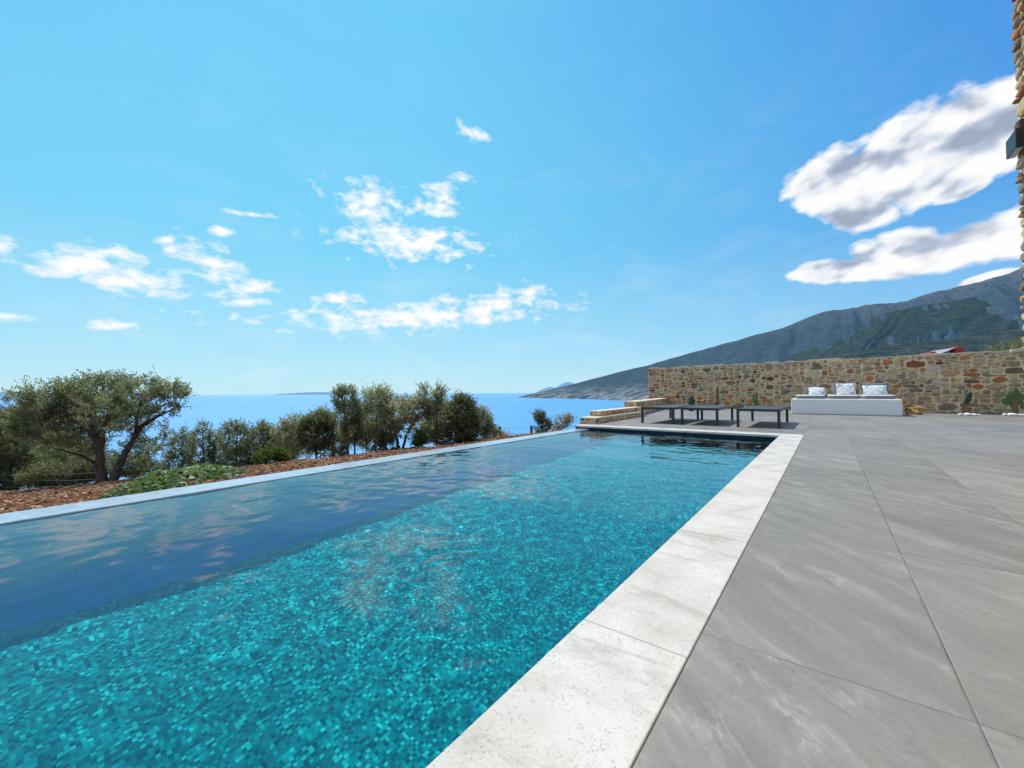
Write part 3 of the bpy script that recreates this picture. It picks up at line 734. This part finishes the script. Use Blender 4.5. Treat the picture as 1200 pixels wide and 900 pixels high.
for k,(az_,ln,h0) in enumerate(((.2,.1,.34),(1.2,.35,.30),(-.6,-.4,.32))):
    mb=MB(); q=pad(mb,(-2.14+.05*(k-1),17.9,.0),h0,.16,az_,ln,.035,.1,k); q2=pad(mb,q-Vector((0,0,.02)),.28,.13,az_+.6,ln*.5+.2,.03,.1,k+4); pad(mb,q-Vector((0,0,.02)),.24,.11,az_-.4,ln-.45,.028,.1,k+8); pad(mb,q2-Vector((0,0,.02)),.20,.09,az_,ln,.025,.1,k+12)
    mb.build('pad',M['cactus'],t)
t=thing('cactus','thin brown leaning prickly pear between the ochre rock and the green cactus','cactus',(3.2,17.37,0),'cacti along the stone wall')
mb=MB(); q=pad(mb,(3.2,17.37,.0),.36,.11,.3,-.12,.03,.15,1); mb.build('pad',M['cactus_dry'],t)
mb=MB(); pad(mb,q-Vector((.0,0,.03)),.42,.15,.3,.32,.028,.1,2); mb.build('pad',M['cactus_dark'],t)
mb=MB(); pad(mb,(3.17,17.37,.2),.2,.10,.2,-.6,.02,.1,3); mb.build('pad',M['cactus_dry'],t)
t=thing('cactus','bushy green cactus with several lobes, rightmost along the wall','cactus',(4.17,17.74,0),'cacti along the stone wall')
mb=MB(); column(mb,[((4.17,17.74,0),.8),((4.17,17.74,.2),1),((4.17,17.74,.42),1.1),((4.16,17.74,.5),.6)],.07); mb.build('stem',M['cactus_dry'],t)
for k,(dx_,z0,h0,ln) in enumerate(((-.05,.38,.36,-.12),(.06,.36,.30,.3),(-.10,.30,.26,-.6),(.02,.5,.32,.02),(.12,.22,.22,.8))):
    mb=MB(); pad(mb,(4.17+dx_,17.72,z0),h0,.17,.2*k,ln,.05,.15,k+20); mb.build('pad',M['cactus'],t)
rnd=random.Random(9)
first=None
def pebble(x,y,s_,lab,grp):
    mb=MB(); mb.ellipsoid((0,0,s_*.42),(s_,s_*rnd.uniform(.6,.9),s_*.5),Matrix.Rotation(rnd.uniform(0,3),3,'Z'),12,8,None,.35,rnd.randint(0,99))
    o=mb.build('white_stone',M['whitestone']); o.location=(x,y,0); tag(o,lab,'stone',grp)
for dx_,dy_,s_ in ((-.16,-.15,.07),(-.03,-.2,.09),(.10,-.17,.075),(.19,-.12,.06)):
    pebble(3.2+dx_,17.37+dy_,s_,'white stone laid at the foot of the thin brown cactus','white stones at the thin brown cactus')
for dx_,dy_,s_ in ((-.22,-.15,.075),(-.08,-.2,.10),(.07,-.2,.07),(.16,-.16,.08)):
    pebble(4.17+dx_,17.74+dy_,s_,'white stone laid at the foot of the bushy green cactus','white stones at the bushy green cactus')
mb=MB(); mb.ellipsoid((0,0,.09),(.25,.17,.15),Matrix.Rotation(.25,3,'Y'),9,6,None,.8,7); mb.sm=[False]*len(mb.sm); o=mb.build('rock',M['ochre']); o.location=(2.10,17.3,0); tag(o,'rounded ochre rock on the paving beside the daybed','rock')

# ------------------------------------------------------------------ soil covering and vegetation
rnd=random.Random(12)
def on_ground(x,y): return Vector((x,y,ground_z(x,y)))
mb=MB(); CH=[(.27,.115,.052),(.19,.078,.036),(.40,.23,.115),(.11,.05,.028),(.44,.32,.20),(.22,.09,.04),(.16,.09,.05)]
cnt=0
while cnt<24000:
    y=rnd.uniform(-1.5,9.6); u=rnd.random()**1.5; xb=band_x(y)-.8; x=-4.46+(xb+4.46)*u
    p=on_ground(x,y); s_=rnd.uniform(.01,.034)*(1+.7*u)*(1.7 if rnd.random()<.06 else 1); a=rnd.uniform(0,6.28)
    M3=Matrix.Rotation(a,3,'Z')@Matrix.Rotation(rnd.uniform(-.5,.5),3,'X')@Matrix.Rotation(rnd.uniform(-.5,.5),3,'Y')
    q=[p+Vector((0,0,.012))+M3@Vector(v) for v in ((-s_,-s_*.4,0),(s_*.8,-s_*.5,0),(s_,s_*.45,.004),(-s_*.7,s_*.5,0),(0,0,s_*.45))]
    c=rnd.choice(CH); k=rnd.uniform(.7,1.2); mb.add(q,[(0,1,4),(1,2,4),(2,3,4),(3,0,4)],tuple(v*k for v in c)); cnt+=1
m_,nt_,out_=mat('bark chip'); g_=NT(nt_); g_.principled(out_,g_.n('ShaderNodeVertexColor',layer_name='tone').outputs[0],.9,None,.2); M['chips']=m_
tag(mb.build('bark_mulch',M['chips']),'red brown bark chips and pale stone bits covering the bank beside the pool','mulch',kind='stuff')

def leafy(mb,blobs,ntw,nleaf,ll,lw,rnd,tlen=(.16,.34),up=.6,tone=(0,1),gaps=-.16):
    """twigs with small leaves through the crown volume"""
    vol=[b_[3]*b_[3]*b_[4] for b_ in blobs]
    for _ in range(ntw):
        b_=rnd.choices(blobs,[v**.75 for v in vol])[0]
        while True:
            d=Vector((rnd.uniform(-1,1),rnd.uniform(-1,1),rnd.uniform(-1,1)))
            if .15<d.length<1: break
        d=d*(d.length**-.45)
        if d.length>1: d.normalize()
        c=Vector(b_[:3]); p=c+Vector((d.x*b_[3]*.93,d.y*b_[3]*.93,d.z*b_[4]*.93))
        if gaps is not None and mnoise.noise(p*3.1)<gaps: continue
        dr=(d.normalized()*.75+Vector((rnd.gauss(0,.35),rnd.gauss(0,.35),up+rnd.gauss(0,.3)))).normalized()
        tl=rnd.uniform(*tlen)*(.6+min(.6,b_[3]))*(rnd.uniform(1.3,2.1) if rnd.random()<.16 and d.z>.1 else 1)
        base_t=rnd.betavariate(1.3,1.9)
        side=dr.cross(Vector((0,0,1)) if abs(dr.z)<.95 else Vector((1,0,0))).normalized(); up2=side.cross(dr)
        for k in range(nleaf):
            s_=(k+rnd.random()*.6)/nleaf; q=p+dr*tl*(s_-.35)
            a=k*2.4+rnd.uniform(-.5,.5); o=side*math.cos(a)+up2*math.sin(a)
            ld=(dr*rnd.uniform(.5,1.0)+o*rnd.uniform(.5,1.0)).normalized()
            L_=ll*rnd.uniform(.65,1.25); wv=ld.cross(Vector((rnd.gauss(0,1),rnd.gauss(0,1),rnd.gauss(0,1)))).normalized()*lw*rnd.uniform(.7,1.2)
            t_=min(1,max(0,base_t+rnd.gauss(0,.14)))
            t_=tone[0]+(tone[1]-tone[0])*t_
            mb.add([q,q+ld*L_*.45+wv,q+ld*L_,q+ld*L_*.5-wv],[(0,1,2,3)],(t_,t_,t_))
TREES=[
    ('big', [[((-15.74, 2.09, -1.82), 0.2), ((-15.8, 2.03, -1.3), 0.155), ((-15.83, 1.99, -0.79), 0.13), ((-15.79, 1.88, -0.31), 0.1), ((-15.82, 1.59, 0.03), 0.07), ((-15.95, 1.23, 0.45), 0.035)], [((-15.64, 2.16, -1.82), 0.16), ((-15.55, 2.34, -1.21), 0.12), ((-15.39, 2.57, -0.58), 0.1), ((-15.16, 2.74, -0.13), 0.08), ((-14.68, 2.97, 0.13), 0.05), ((-14.14, 3.26, 0.37), 0.025)], [((-15.83, 1.99, -0.83), 0.11), ((-15.73, 2.05, -0.25), 0.09), ((-16.1, 2.25, 0.37), 0.06), ((-16.24, 2.39, 0.93), 0.03)], [((-15.86, 1.96, -0.41), 0.08), ((-16.75, 1.88, 0.32), 0.05), ((-17.18, 1.79, 0.93), 0.025)], [((-15.87, 1.97, -1.19), 0.05), ((-15.61, 1.66, -0.87), 0.04), ((-15.47, 1.39, -0.73), 0.03), ((-15.41, 1.04, -0.54), 0.015)], [((-15.27, 2.66, -0.35), 0.06), ((-14.73, 2.56, 0.22), 0.04), ((-14.48, 2.61, 0.75), 0.02)]],
     [(-16.62, 1.35, 0.48, 0.75, 0.61), (-16.38, 1.02, 0.58, 0.51, 0.42), (-16.2, 1.92, 0.85, 0.79, 0.42), (-17.07, 1.77, 0.19, 0.84, 0.56), (-16.4, 1.15, -0.1, 0.79, 0.56), (-17.41, 1.9, -0.33, 0.75, 0.51), (-15.91, 2.4, 0.7, 0.7, 0.51), (-14.75, 2.03, 0.22, 0.61, 0.47), (-14.88, 2.68, 0.65, 0.61, 0.56), (-14.38, 3.07, 0.6, 0.56, 0.51), (-14.53, 3.33, 0.74, 0.33, 0.42), (-15.59, 3.05, -0.49, 0.42, 0.51), (-16.36, 2.85, -0.93, 0.51, 0.33), (-16.37, 0.79, 0.1, 0.42, 0.51), (-17.78, 1.63, -0.85, 0.79, 0.37), (-17.75, 0.73, 0.58, 0.37, 0.28), (-16.27, 2.64, 0.05, 0.61, 0.42)]),
    ('left', [[((-24.53, 0.79, -3.36), 0.16), ((-24.43, 0.83, -2.23), 0.12), ((-24.67, 0.62, -1.09), 0.07), ((-25.12, 0.25, -0.44), 0.03)], [((-24.44, 0.83, -2.26), 0.1), ((-23.73, 1.35, -1.42), 0.06), ((-23.33, 1.64, -0.78), 0.03)]],
     [(-24.66, 0.61, -0.45, 1.04, 0.71), (-25.44, 0.02, -0.83, 1.1, 0.97), (-23.85, 1.25, -1.16, 1.29, 0.71), (-22.71, 2.15, -1.69, 1.04, 0.58), (-24.51, 0.77, -1.9, 1.16, 0.65), (-24.26, 1.72, -2.25, 1.29, 0.52), (-25.66, -0.12, -2.06, 0.97, 0.81)]),
    ('left2', [[((-21.48, 3.76, -3.18), 0.1), ((-21.52, 3.71, -2.18), 0.06), ((-21.59, 3.64, -1.68), 0.03)]],
     [(-21.72, 3.54, -2.01, 0.73, 0.47), (-21.15, 4.0, -2.25, 0.67, 0.33)]),
    ('left3', [[((-20.83, 1.99, -2.88), 0.05), ((-20.81, 1.98, -2.14), 0.03), ((-20.83, 1.95, -1.78), 0.015)]],
     [(-20.81, 1.97, -1.99, 0.89, 0.42), (-21.4, 1.52, -2.07, 0.77, 0.39), (-20.34, 2.33, -1.9, 0.47, 0.36)]),
    ('left4', [[((-23.61, 0.86, -3.16), 0.05), ((-23.6, 0.85, -2.44), 0.03), ((-23.55, 0.88, -2.13), 0.015)]],
     [(-23.6, 0.84, -2.29, 1.13, 0.5), (-24.47, 0.18, -2.34, 1.06, 0.56), (-22.97, 1.32, -2.04, 0.69, 0.44)]),
    ('fill1', [[((-14.93, 6.24, -1.79), 0.04), ((-14.92, 6.23, -1.11), 0.03), ((-14.91, 6.23, -0.62), 0.012)]],
     [(-14.92, 6.23, -0.97, 0.58, 0.53), (-14.32, 6.69, -1.03, 0.47, 0.53), (-15.53, 5.77, -1.2, 0.47, 0.41)]),
    ('fill2', [[((-12.16, 7.86, -1.33), 0.05), ((-12.15, 7.85, -0.71), 0.03), ((-12.14, 7.84, -0.03), 0.012)]],
     [(-12.14, 7.84, -0.23, 0.62, 0.62), (-11.65, 8.23, -0.37, 0.45, 0.51), (-12.6, 7.5, -0.59, 0.4, 0.4)]),
    ('fill3', [[((-10.13, 9.42, -1.09), 0.05), ((-10.12, 9.41, -0.53), 0.03), ((-10.11, 9.4, 0.18), 0.012)]],
     [(-10.07, 9.44, -0.1, 0.57, 0.51), (-10.57, 9.06, -0.38, 0.4, 0.4), (-9.49, 9.89, -0.33, 0.45, 0.4)]),
    ('s1', [[((-15.78, 3.82, -1.73), 0.03), ((-15.75, 3.83, -1.05), 0.02), ((-15.72, 3.84, -0.52), 0.01)]],
     [(-15.77, 3.81, -1.05, 0.34, 0.53), (-15.74, 3.82, -0.65, 0.24, 0.32), (-15.94, 3.69, -1.31, 0.24, 0.32)]),
    ('s2', [[((-15.04, 4.14, -1.69), 0.035), ((-15.02, 4.13, -0.89), 0.025), ((-15.03, 4.11, -0.32), 0.01)]],
     [(-15.04, 4.11, -0.89, 0.34, 0.57), (-15.01, 4.12, -0.43, 0.21, 0.31), (-14.86, 4.26, -1.28, 0.26, 0.26), (-15.23, 3.98, -1.28, 0.23, 0.26)]),
    ('s3', [[((-14.86, 4.53, -1.63), 0.025), ((-14.85, 4.52, -0.79), 0.01)]],
     [(-14.85, 4.52, -1.0, 0.26, 0.53), (-14.84, 4.51, -0.53, 0.13, 0.21), (-14.69, 4.65, -1.32, 0.26, 0.26)]),
    ('s4', [[((-13.98, 4.69, -1.56), 0.04), ((-13.99, 4.67, -0.87), 0.03), ((-13.94, 4.69, -0.23), 0.012)]],
     [(-13.97, 4.68, -0.69, 0.41, 0.56), (-14.0, 4.65, -0.28, 0.23, 0.23), (-13.73, 4.87, -1.0, 0.31, 0.41), (-13.94, 4.72, -1.2, 0.41, 0.25)]),
    ('s5', [[((-13.45, 5.23, -1.5), 0.035), ((-13.45, 5.21, -0.76), 0.02), ((-13.43, 5.22, -0.35), 0.01)]],
     [(-13.45, 5.21, -0.66, 0.31, 0.46), (-13.51, 5.15, -0.3, 0.18, 0.18), (-13.31, 5.32, -0.86, 0.26, 0.36), (-13.65, 5.07, -1.22, 0.26, 0.26)]),
    ('green', [[((-11.9, 4.78, -1.27), 0.02), ((-11.89, 4.77, -1.02), 0.015)]],
     [(-12.02, 4.68, -0.99, 0.23, 0.18), (-11.75, 4.89, -0.97, 0.23, 0.18)]),
    ('g6', [[((-12.88, 5.67, -1.43), 0.045), ((-12.88, 5.65, -0.76), 0.03), ((-12.77, 5.72, -0.25), 0.012)]],
     [(-12.86, 5.66, -0.71, 0.46, 0.56), (-12.71, 5.76, -0.25, 0.31, 0.31), (-13.03, 5.54, -0.97, 0.36, 0.36)]),
    ('d7', [[((-11.89, 6.05, -1.26), 0.05), ((-11.91, 6.01, -0.61), 0.035), ((-11.83, 6.07, -0.11), 0.015)]],
     [(-11.89, 6.02, -0.43, 0.43, 0.5), (-11.71, 6.16, -0.11, 0.25, 0.3), (-12.07, 5.88, -0.23, 0.25, 0.3)]),
    ('g8', [[((-12.1, 6.64, -1.36), 0.05), ((-12.09, 6.63, -0.68), 0.03), ((-12.16, 6.56, -0.02), 0.015)]],
     [(-12.13, 6.6, -0.6, 0.53, 0.63), (-12.25, 6.5, -0.02, 0.32, 0.32), (-11.89, 6.8, -0.81, 0.26, 0.37)]),
    ('tall', [[((-10.98, 6.49, -1.11), 0.055), ((-10.99, 6.47, -0.59), 0.04), ((-11.04, 6.41, 0.15), 0.025), ((-11.03, 6.4, 0.72), 0.012)], [((-10.83, 6.61, -1.11), 0.045), ((-10.84, 6.59, -0.52), 0.03), ((-10.85, 6.56, 0.02), 0.015)]],
     [(-11.03, 6.41, 0.62, 0.27, 0.3), (-10.92, 6.5, 0.17, 0.3, 0.34), (-10.89, 6.54, -0.32, 0.27, 0.34)]),
    ('g9', [[((-10.79, 7.26, -1.09), 0.06), ((-10.78, 7.25, -0.39), 0.04), ((-10.69, 7.31, 0.38), 0.015)]],
     [(-10.77, 7.25, 0.12, 0.49, 0.72), (-10.6, 7.37, 0.68, 0.23, 0.26), (-10.91, 7.16, -0.57, 0.36, 0.41)]),
    ('cone', [[((-9.93, 7.04, -0.96), 0.03), ((-9.92, 7.04, -0.57), 0.015)]],
     [(-9.93, 7.04, -0.7, 0.24, 0.27), (-9.92, 7.04, -0.5, 0.15, 0.17)]),
    ('crook', [[((-9.71, 7.34, -0.95), 0.08), ((-9.76, 7.29, -0.59), 0.06), ((-10.0, 7.35, -0.24), 0.04), ((-10.24, 7.41, 0.3), 0.015)], [((-9.7, 7.34, -0.86), 0.06), ((-9.48, 7.38, -0.46), 0.055), ((-9.28, 7.4, -0.16), 0.045), ((-9.01, 7.47, 0.06), 0.03), ((-8.74, 7.55, 0.11), 0.012)], [((-9.28, 7.4, -0.16), 0.03), ((-8.89, 7.32, -0.11), 0.02), ((-8.55, 7.33, -0.15), 0.01)], [((-9.2, 7.45, -0.04), 0.025), ((-9.2, 7.7, 0.39), 0.018), ((-9.15, 7.72, 0.87), 0.01)]],
     [(-10.07, 7.41, 0.13, 0.34, 0.49), (-9.27, 7.39, 0.27, 0.34, 0.34), (-9.15, 7.72, 0.7, 0.12, 0.29), (-9.28, 7.64, 0.31, 0.29, 0.29), (-10.01, 7.72, -0.26, 0.24, 0.34)]),
    ('green2', [[((-9.06, 7.46, -0.82), 0.02), ((-9.06, 7.45, -0.58), 0.012)]],
     [(-9.06, 7.45, -0.56, 0.21, 0.19)]),
    ('g10', [[((-9.1, 8.19, -0.9), 0.045), ((-9.11, 8.16, -0.25), 0.03), ((-9.08, 8.17, 0.5), 0.015), ((-9.05, 8.18, 0.88), 0.008)]],
     [(-9.11, 8.16, -0.13, 0.33, 0.6), (-9.05, 8.18, 0.8, 0.18, 0.2), (-9.14, 8.12, 0.4, 0.23, 0.3), (-8.99, 8.26, -0.5, 0.25, 0.3)]),
    ('dense', [[((-8.12, 8.18, -0.73), 0.06), ((-8.11, 8.17, -0.21), 0.045), ((-8.08, 8.18, 0.27), 0.02)]],
     [(-8.1, 8.17, -0.02, 0.43, 0.62), (-8.26, 8.06, -0.21, 0.29, 0.48), (-7.92, 8.32, -0.26, 0.26, 0.43), (-8.1, 8.17, 0.39, 0.26, 0.24)]),
    ('thin', [[((-8.12, 9.19, -0.81), 0.03), ((-8.13, 9.17, -0.35), 0.02), ((-8.16, 9.13, 0.11), 0.01)]],
     [(-8.15, 9.15, -0.15, 0.23, 0.38), (-7.99, 9.28, -0.48, 0.2, 0.25), (-8.22, 9.09, 0.08, 0.15, 0.18)]),
    ('r0', [[((-8.63, 10.45, -1.01), 0.02), ((-8.62, 10.44, -0.72), 0.01)]],
     [(-8.71, 10.37, -0.72, 0.28, 0.14), (-8.44, 10.58, -0.75, 0.2, 0.11)]),
    ('r1', [[((-7.74, 11.76, -1.02), 0.03), ((-7.73, 11.75, -0.44), 0.02), ((-7.77, 11.71, -0.11), 0.01)]],
     [(-7.73, 11.75, -0.44, 0.29, 0.26), (-7.82, 11.68, -0.11, 0.18, 0.18)]),
    ('r2', [[((-7.37, 12.68, -0.97), 0.02), ((-7.34, 12.69, -0.48), 0.012), ((-7.33, 12.68, -0.15), 0.008)]],
     [(-7.45, 12.59, -0.33, 0.27, 0.21), (-7.26, 12.74, -0.21, 0.18, 0.15), (-7.63, 12.47, -0.54, 0.18, 0.12)]),
]
KIND={'big':('olive',1900,13,'gnarled spreading olive tree standing on the red bank at left'),
 'left':('dark',2600,11,'dense dark olive tree beyond the wire fence at the far left'),
 'left2':('dark',420,10,'low dark bush behind the trunk of the spreading olive tree'),
 'left3':('dark',700,10,'low dark scrub crossed by the fence wires, left of the olive trunk'),
 'left4':('dark',700,10,'low dark scrub at the very left edge of the view behind the fence wires'),
 'fill1':('grey',420,10,'silvery olive set further back behind the bright green bush'),
 'fill2':('olive',420,10,'grey green olive set further back between the narrow tree and the crooked olive'),
 'fill3':('grey',380,10,'silvery olive set further back behind the dense dark olive'),
 's1':('olive',190,10,'first slim young olive right of the spreading olive tree'),
 's2':('olive',190,10,'second slim young olive right of the spreading olive tree'),
 's3':('olive',120,10,'narrow short young olive, third along the bank from the spreading olive'),
 's4':('olive',320,10,'wider young olive with two tops behind the end of the low green shrub'),
 's5':('olive',230,10,'young olive standing behind the bright green little bush'),
 'green':('green',150,11,'little bright green bush on the red bank'),
 'g6':('grey',400,10,'silvery rounded olive just right of the bright green bush'),
 'd7':('dark',420,10,'dark round olive between two silvery ones'),
 'g8':('grey',380,10,'large silvery olive left of the tall dark tree'),
 'tall':('olive',300,10,'tall narrow dark tree with two bare dark trunks'),
 'g9':('grey',480,11,'tall silvery olive right of the narrow dark tree'),
 'cone':('dark',150,10,'small dark cone shaped bush at the foot of the silvery olive'),
 'crook':('grey',380,10,'olive with a pale crooked trunk and one bare bent branch'),
 'green2':('green',110,10,'small fresh green bush beside the crooked olive trunk'),
 'g10':('grey',420,10,'silvery olive with a high sprig between crooked olive and dense olive'),
 'dense':('dark',620,11,'dense dark green rounded olive near the right end of the row'),
 'thin':('grey',240,9,'thin pale olive at the right end of the row'),
 'r0':('pale',60,8,'very low dry bush at the foot of the left fence post'),
 'r1':('dark',150,9,'dark leafy bush rising above the overflow edge beside a fence post'),
 'r2':('pale',75,7,'sparse pale twiggy bush right of the dark leafy bush')}
NAMES={'green':'bush','green2':'bush','cone':'bush','left2':'bush','left3':'bush','left4':'bush','r0':'bush','r1':'bush','r2':'bush'}
for nm,trunks,blobs in TREES:
    if nm not in ('big','left','left2','left3','left4','green','green2','r0','r1','r2','cone'): blobs=[(a,b,c-.02,d*1.16,e*1.08) for a,b,c,d,e in blobs]
    kind,ntw,nl,lab=KIND[nm]; isb=nm in NAMES
    rnd=random.Random(nm); b0=Vector(trunks[0][0][0]); gz=ground_z(b0.x,b0.y)
    t=thing('bush' if isb else 'olive_tree',lab,'bush' if isb else 'tree',(b0.x,b0.y,gz),'bushes on the bank' if isb else 'olive trees on the bank')
    tm=MB()
    for tr in trunks:
        path=[(Vector(p),r*(.72 if nm=='big' else .62)) for p,r in tr]
        if tr is trunks[0] or abs(path[0][0].z-b0.z)<.12:
            q=path[0][0]; gq=ground_z(q.x,q.y)
            path[0]=(Vector((q.x,q.y,min(q.z,gq)-.25)),path[0][1]*1.25)
        # resample with wobble
        rs=[]
        for (a,ra),(c,rc) in zip(path,path[1:]):
            for k in range(4):
                s_=k/4; rs.append((a.lerp(c,s_)+Vector((rnd.gauss(0,1),rnd.gauss(0,1),rnd.gauss(0,.5)))*ra*.16,(ra+(rc-ra)*s_)*rnd.uniform(.9,1.12)))
        rs.append(path[-1]); tm.tube(rs,9,True,None,.12,rnd)
        # boughs reaching into the crown
    for b_ in blobs:
        src=min((p for tr in trunks for p,_ in tr[1:]),key=lambda p:(Vector(p)-Vector(b_[:3])).length); src=Vector(src); c=Vector(b_[:3])
        for k in range(3):
            e=c+Vector((rnd.uniform(-.7,.7)*b_[3],rnd.uniform(-.7,.7)*b_[3],rnd.uniform(-.2,.8)*b_[4])); mid=src.lerp(e,.5)+Vector((rnd.gauss(0,.05),rnd.gauss(0,.05),-.03))
            tm.tube([(src,.018),(mid,.012),(e,.005)],5,False)
    tm.build('trunk',M['bark'],t)
    cm=MB(); leafy(cm,blobs,int(ntw*(2.0 if nm=='big' else 2.7 if nm.startswith('left') else 2.4)),nl,.085 if nm in('big','left') else .07,.017,rnd,gaps=-.16 if nm=='big' else None if nm.startswith('left') else -.24)
    cm.build('crown',LEAF[kind],t)
# spreading low shrub
sc_=Vector((-8.5,2.15)); ax=Vector((-.91,.41)); ay=Vector((.41,.91)); rnd=random.Random(44)
t=thing('low_shrub','low wide mat of broad green leaves creeping over the red bank','shrub',(sc_.x,sc_.y,ground_z(sc_.x,sc_.y)))
cm=MB(); st_=MB()
for k in range(5200):
    a=rnd.uniform(0,6.283); r=math.sqrt(rnd.random()); lim=1+.22*mnoise.noise(Vector((math.cos(a)*1.5,math.sin(a)*1.5,2)))
    q=sc_+ax*(math.cos(a)*r*2.4*lim)+ay*(math.sin(a)*r*.75*lim); gz=ground_z(q.x,q.y)
    hh=.25*(1-r**2.2)*(.75+.5*mnoise.noise(Vector((q.x*2.2,q.y*2.2,5))))+.03
    z=gz+hh*(rnd.random()**.45); p=Vector((q.x,q.y,z))
    n=Vector((rnd.gauss(0,.5),rnd.gauss(0,.5),1)).normalized(); u=n.cross(Vector((rnd.gauss(0,1),rnd.gauss(0,1),.1))).normalized(); v=n.cross(u)
    L_=rnd.uniform(.035,.075); W_=L_*.55; tn=min(1,max(0,(z-gz)/.3*.6+rnd.gauss(.15,.22)))
    cm.add([p-u*L_,p+v*W_-u*.1*L_,p+u*L_,p-v*W_-u*.1*L_],[(0,1,2,3)],(tn,tn,tn))
cm.build('foliage',LEAF['cover'],t)

# bushes rising behind the stone wall at the right
for (x,y,z0,rx,rz,ntw,lab) in [(8.1,36,-.2,1.7,3.15,800,'lower dark bush showing above the stone wall left of the house edge'),(9.4,36.5,-.2,1.8,3.95,800,'taller dark bush above the stone wall, half hidden by the house')]:
    t=thing('bush',lab,'bush',(x,y,ground_z(x,y)),'bushes behind the stone wall'); rnd=random.Random(int(x*10))
    tm=MB(); tm.tube([(Vector((x,y,-.6)),.12),(Vector((x+.1,y,1)),.08),(Vector((x,y,rz-.5)),.03)],8); 
    for k in range(6):
        a=k*1.05; tm.tube([(Vector((x,y,.7)),.05),(Vector((x+math.cos(a)*rx*.7,y+math.sin(a)*rx*.7,rz*.7)),.015)],6,False)
    tm.build('trunk',M['bark'],t)
    cm=MB(); bl=[(x+rnd.uniform(-.6,.6)*rx,y+rnd.uniform(-.5,.5)*rx,rz*rnd.uniform(.45,.95),rx*.5,rz*.33) for k in range(7)]
    leafy(cm,bl,ntw,11,.14,.028,rnd,(.2,.4)); cm.build('crown',LEAF['olive'],t)

# wire fence on the bank
def fence(name,label,pts,htop,wires,post_idx):
    t=thing(name,label,'fence',(pts[0][0],pts[0][1],ground_z(pts[0][0],pts[0][1])))
    for i in post_idx:
        x,y,z=pts[i]; gz=ground_z(x,y); mb=MB(); mb.tube([(Vector((x,y,gz-.3)),.045),(Vector((x+.01,y,(gz+z)/2)),.042),(Vector((x,y,z+.06)),.04)],8); 
        p=mb.build('post',M['post'],t)
    for k in range(wires):
        mb=MB(); path=[]
        for i,(x,y,z) in enumerate(pts):
            path.append((Vector((x,y,z-k*htop)),.0045))
            if i<len(pts)-1:
                x2,y2,z2=pts[i+1]; path.append((Vector(((x+x2)/2,(y+y2)/2,(z+z2)/2-k*htop-.02)),.0045))
        mb.tube(path,5,False); mb.build('wire',M['wire'],t)
    return t
fence('wire_fence','four strand wire fence under the olive trees at left',[(-25.09,-.3,-2.25),(-22.81,.44,-2.03),(-20.15,1.34,-1.83),(-17.95,2.15,-1.66),(-16.27,3.43,-1.46),(-14.68,4.4,-1.36)],.2,4,[0,5])
fence('wire_fence','short wire fence between two dark posts beyond the overflow edge',[(-8.26,10.08,-.40),(-7.47,10.69,-.38)],.16,2,[0,1])

# ------------------------------------------------------------------ far away things
hb=thing('red_roofed_house','grey roofed house with red gable and eaves showing above the stone wall','house',(12.5,86,0))
HD=-.15
mb=MB(); mb.prism([(10.2,83.6),(15.4,86.6),(13.0,91.5),(7.8,88.5)],-2,5.7); mb.build('wall',M['render'],hb)
mb=MB(); mb.add([(12.6,85.2,5.9),(15.1,87.1,7.15),(13.4,92,7.15),(10.9,90.1,5.9)],[(0,1,2,3)]); mb.add([(12.6,85.2,5.8),(15.1,87.1,7.05),(13.4,92,7.05),(10.9,90.1,5.8)],[(3,2,1,0)]); mb.build('roof',M['roofgrey'],hb)
mb=MB(); mb.add([(14.95,87.0,5.6),(16.0,87.7,5.6),(16.0,87.7,6.8),(15.55,87.4,7.3),(14.95,87.0,7.1),(14.6,88,5.6),(15.6,88.7,5.6),(15.6,88.7,6.8),(15.1,88.4,7.3),(14.6,88,7.1)],[(0,1,2,3,4),(9,8,7,6,5),(0,4,9,5),(3,2,7,8),(4,3,8,9),(1,6,7,2)]); mb.build('gable',M['redpaint'],hb)
mb=MB(); mb.add([(9.3,82.9,5.55),(12.7,85.0,6.0),(12.7,85.0,6.6),(9.3,82.9,5.75),(9.0,83.6,5.55),(12.3,85.8,6.0),(12.3,85.8,6.6),(9.0,83.6,5.75)],[(0,1,2,3),(7,6,5,4),(3,2,6,7),(1,5,6,2),(0,3,7,4)]); mb.build('eaves',M['redpaint'],hb)
hb.location.z=HD
bt=thing('motor_boat','tiny white boat on the sea near the mountain shore','boat',(-1227,2682,-60))
mb=MB(); mb.prism([(-1234,2678),(-1220,2687),(-1217,2690),(-1222,2689),(-1236,2681)],-60.3,-58.2); mb.build('hull',M['boat'],bt)
mb=MB(); mb.prism([(-1230,2682),(-1224,2686),(-1226,2687),(-1231,2684)],-58.2,-56); mb.build('cabin',M['boat'],bt)
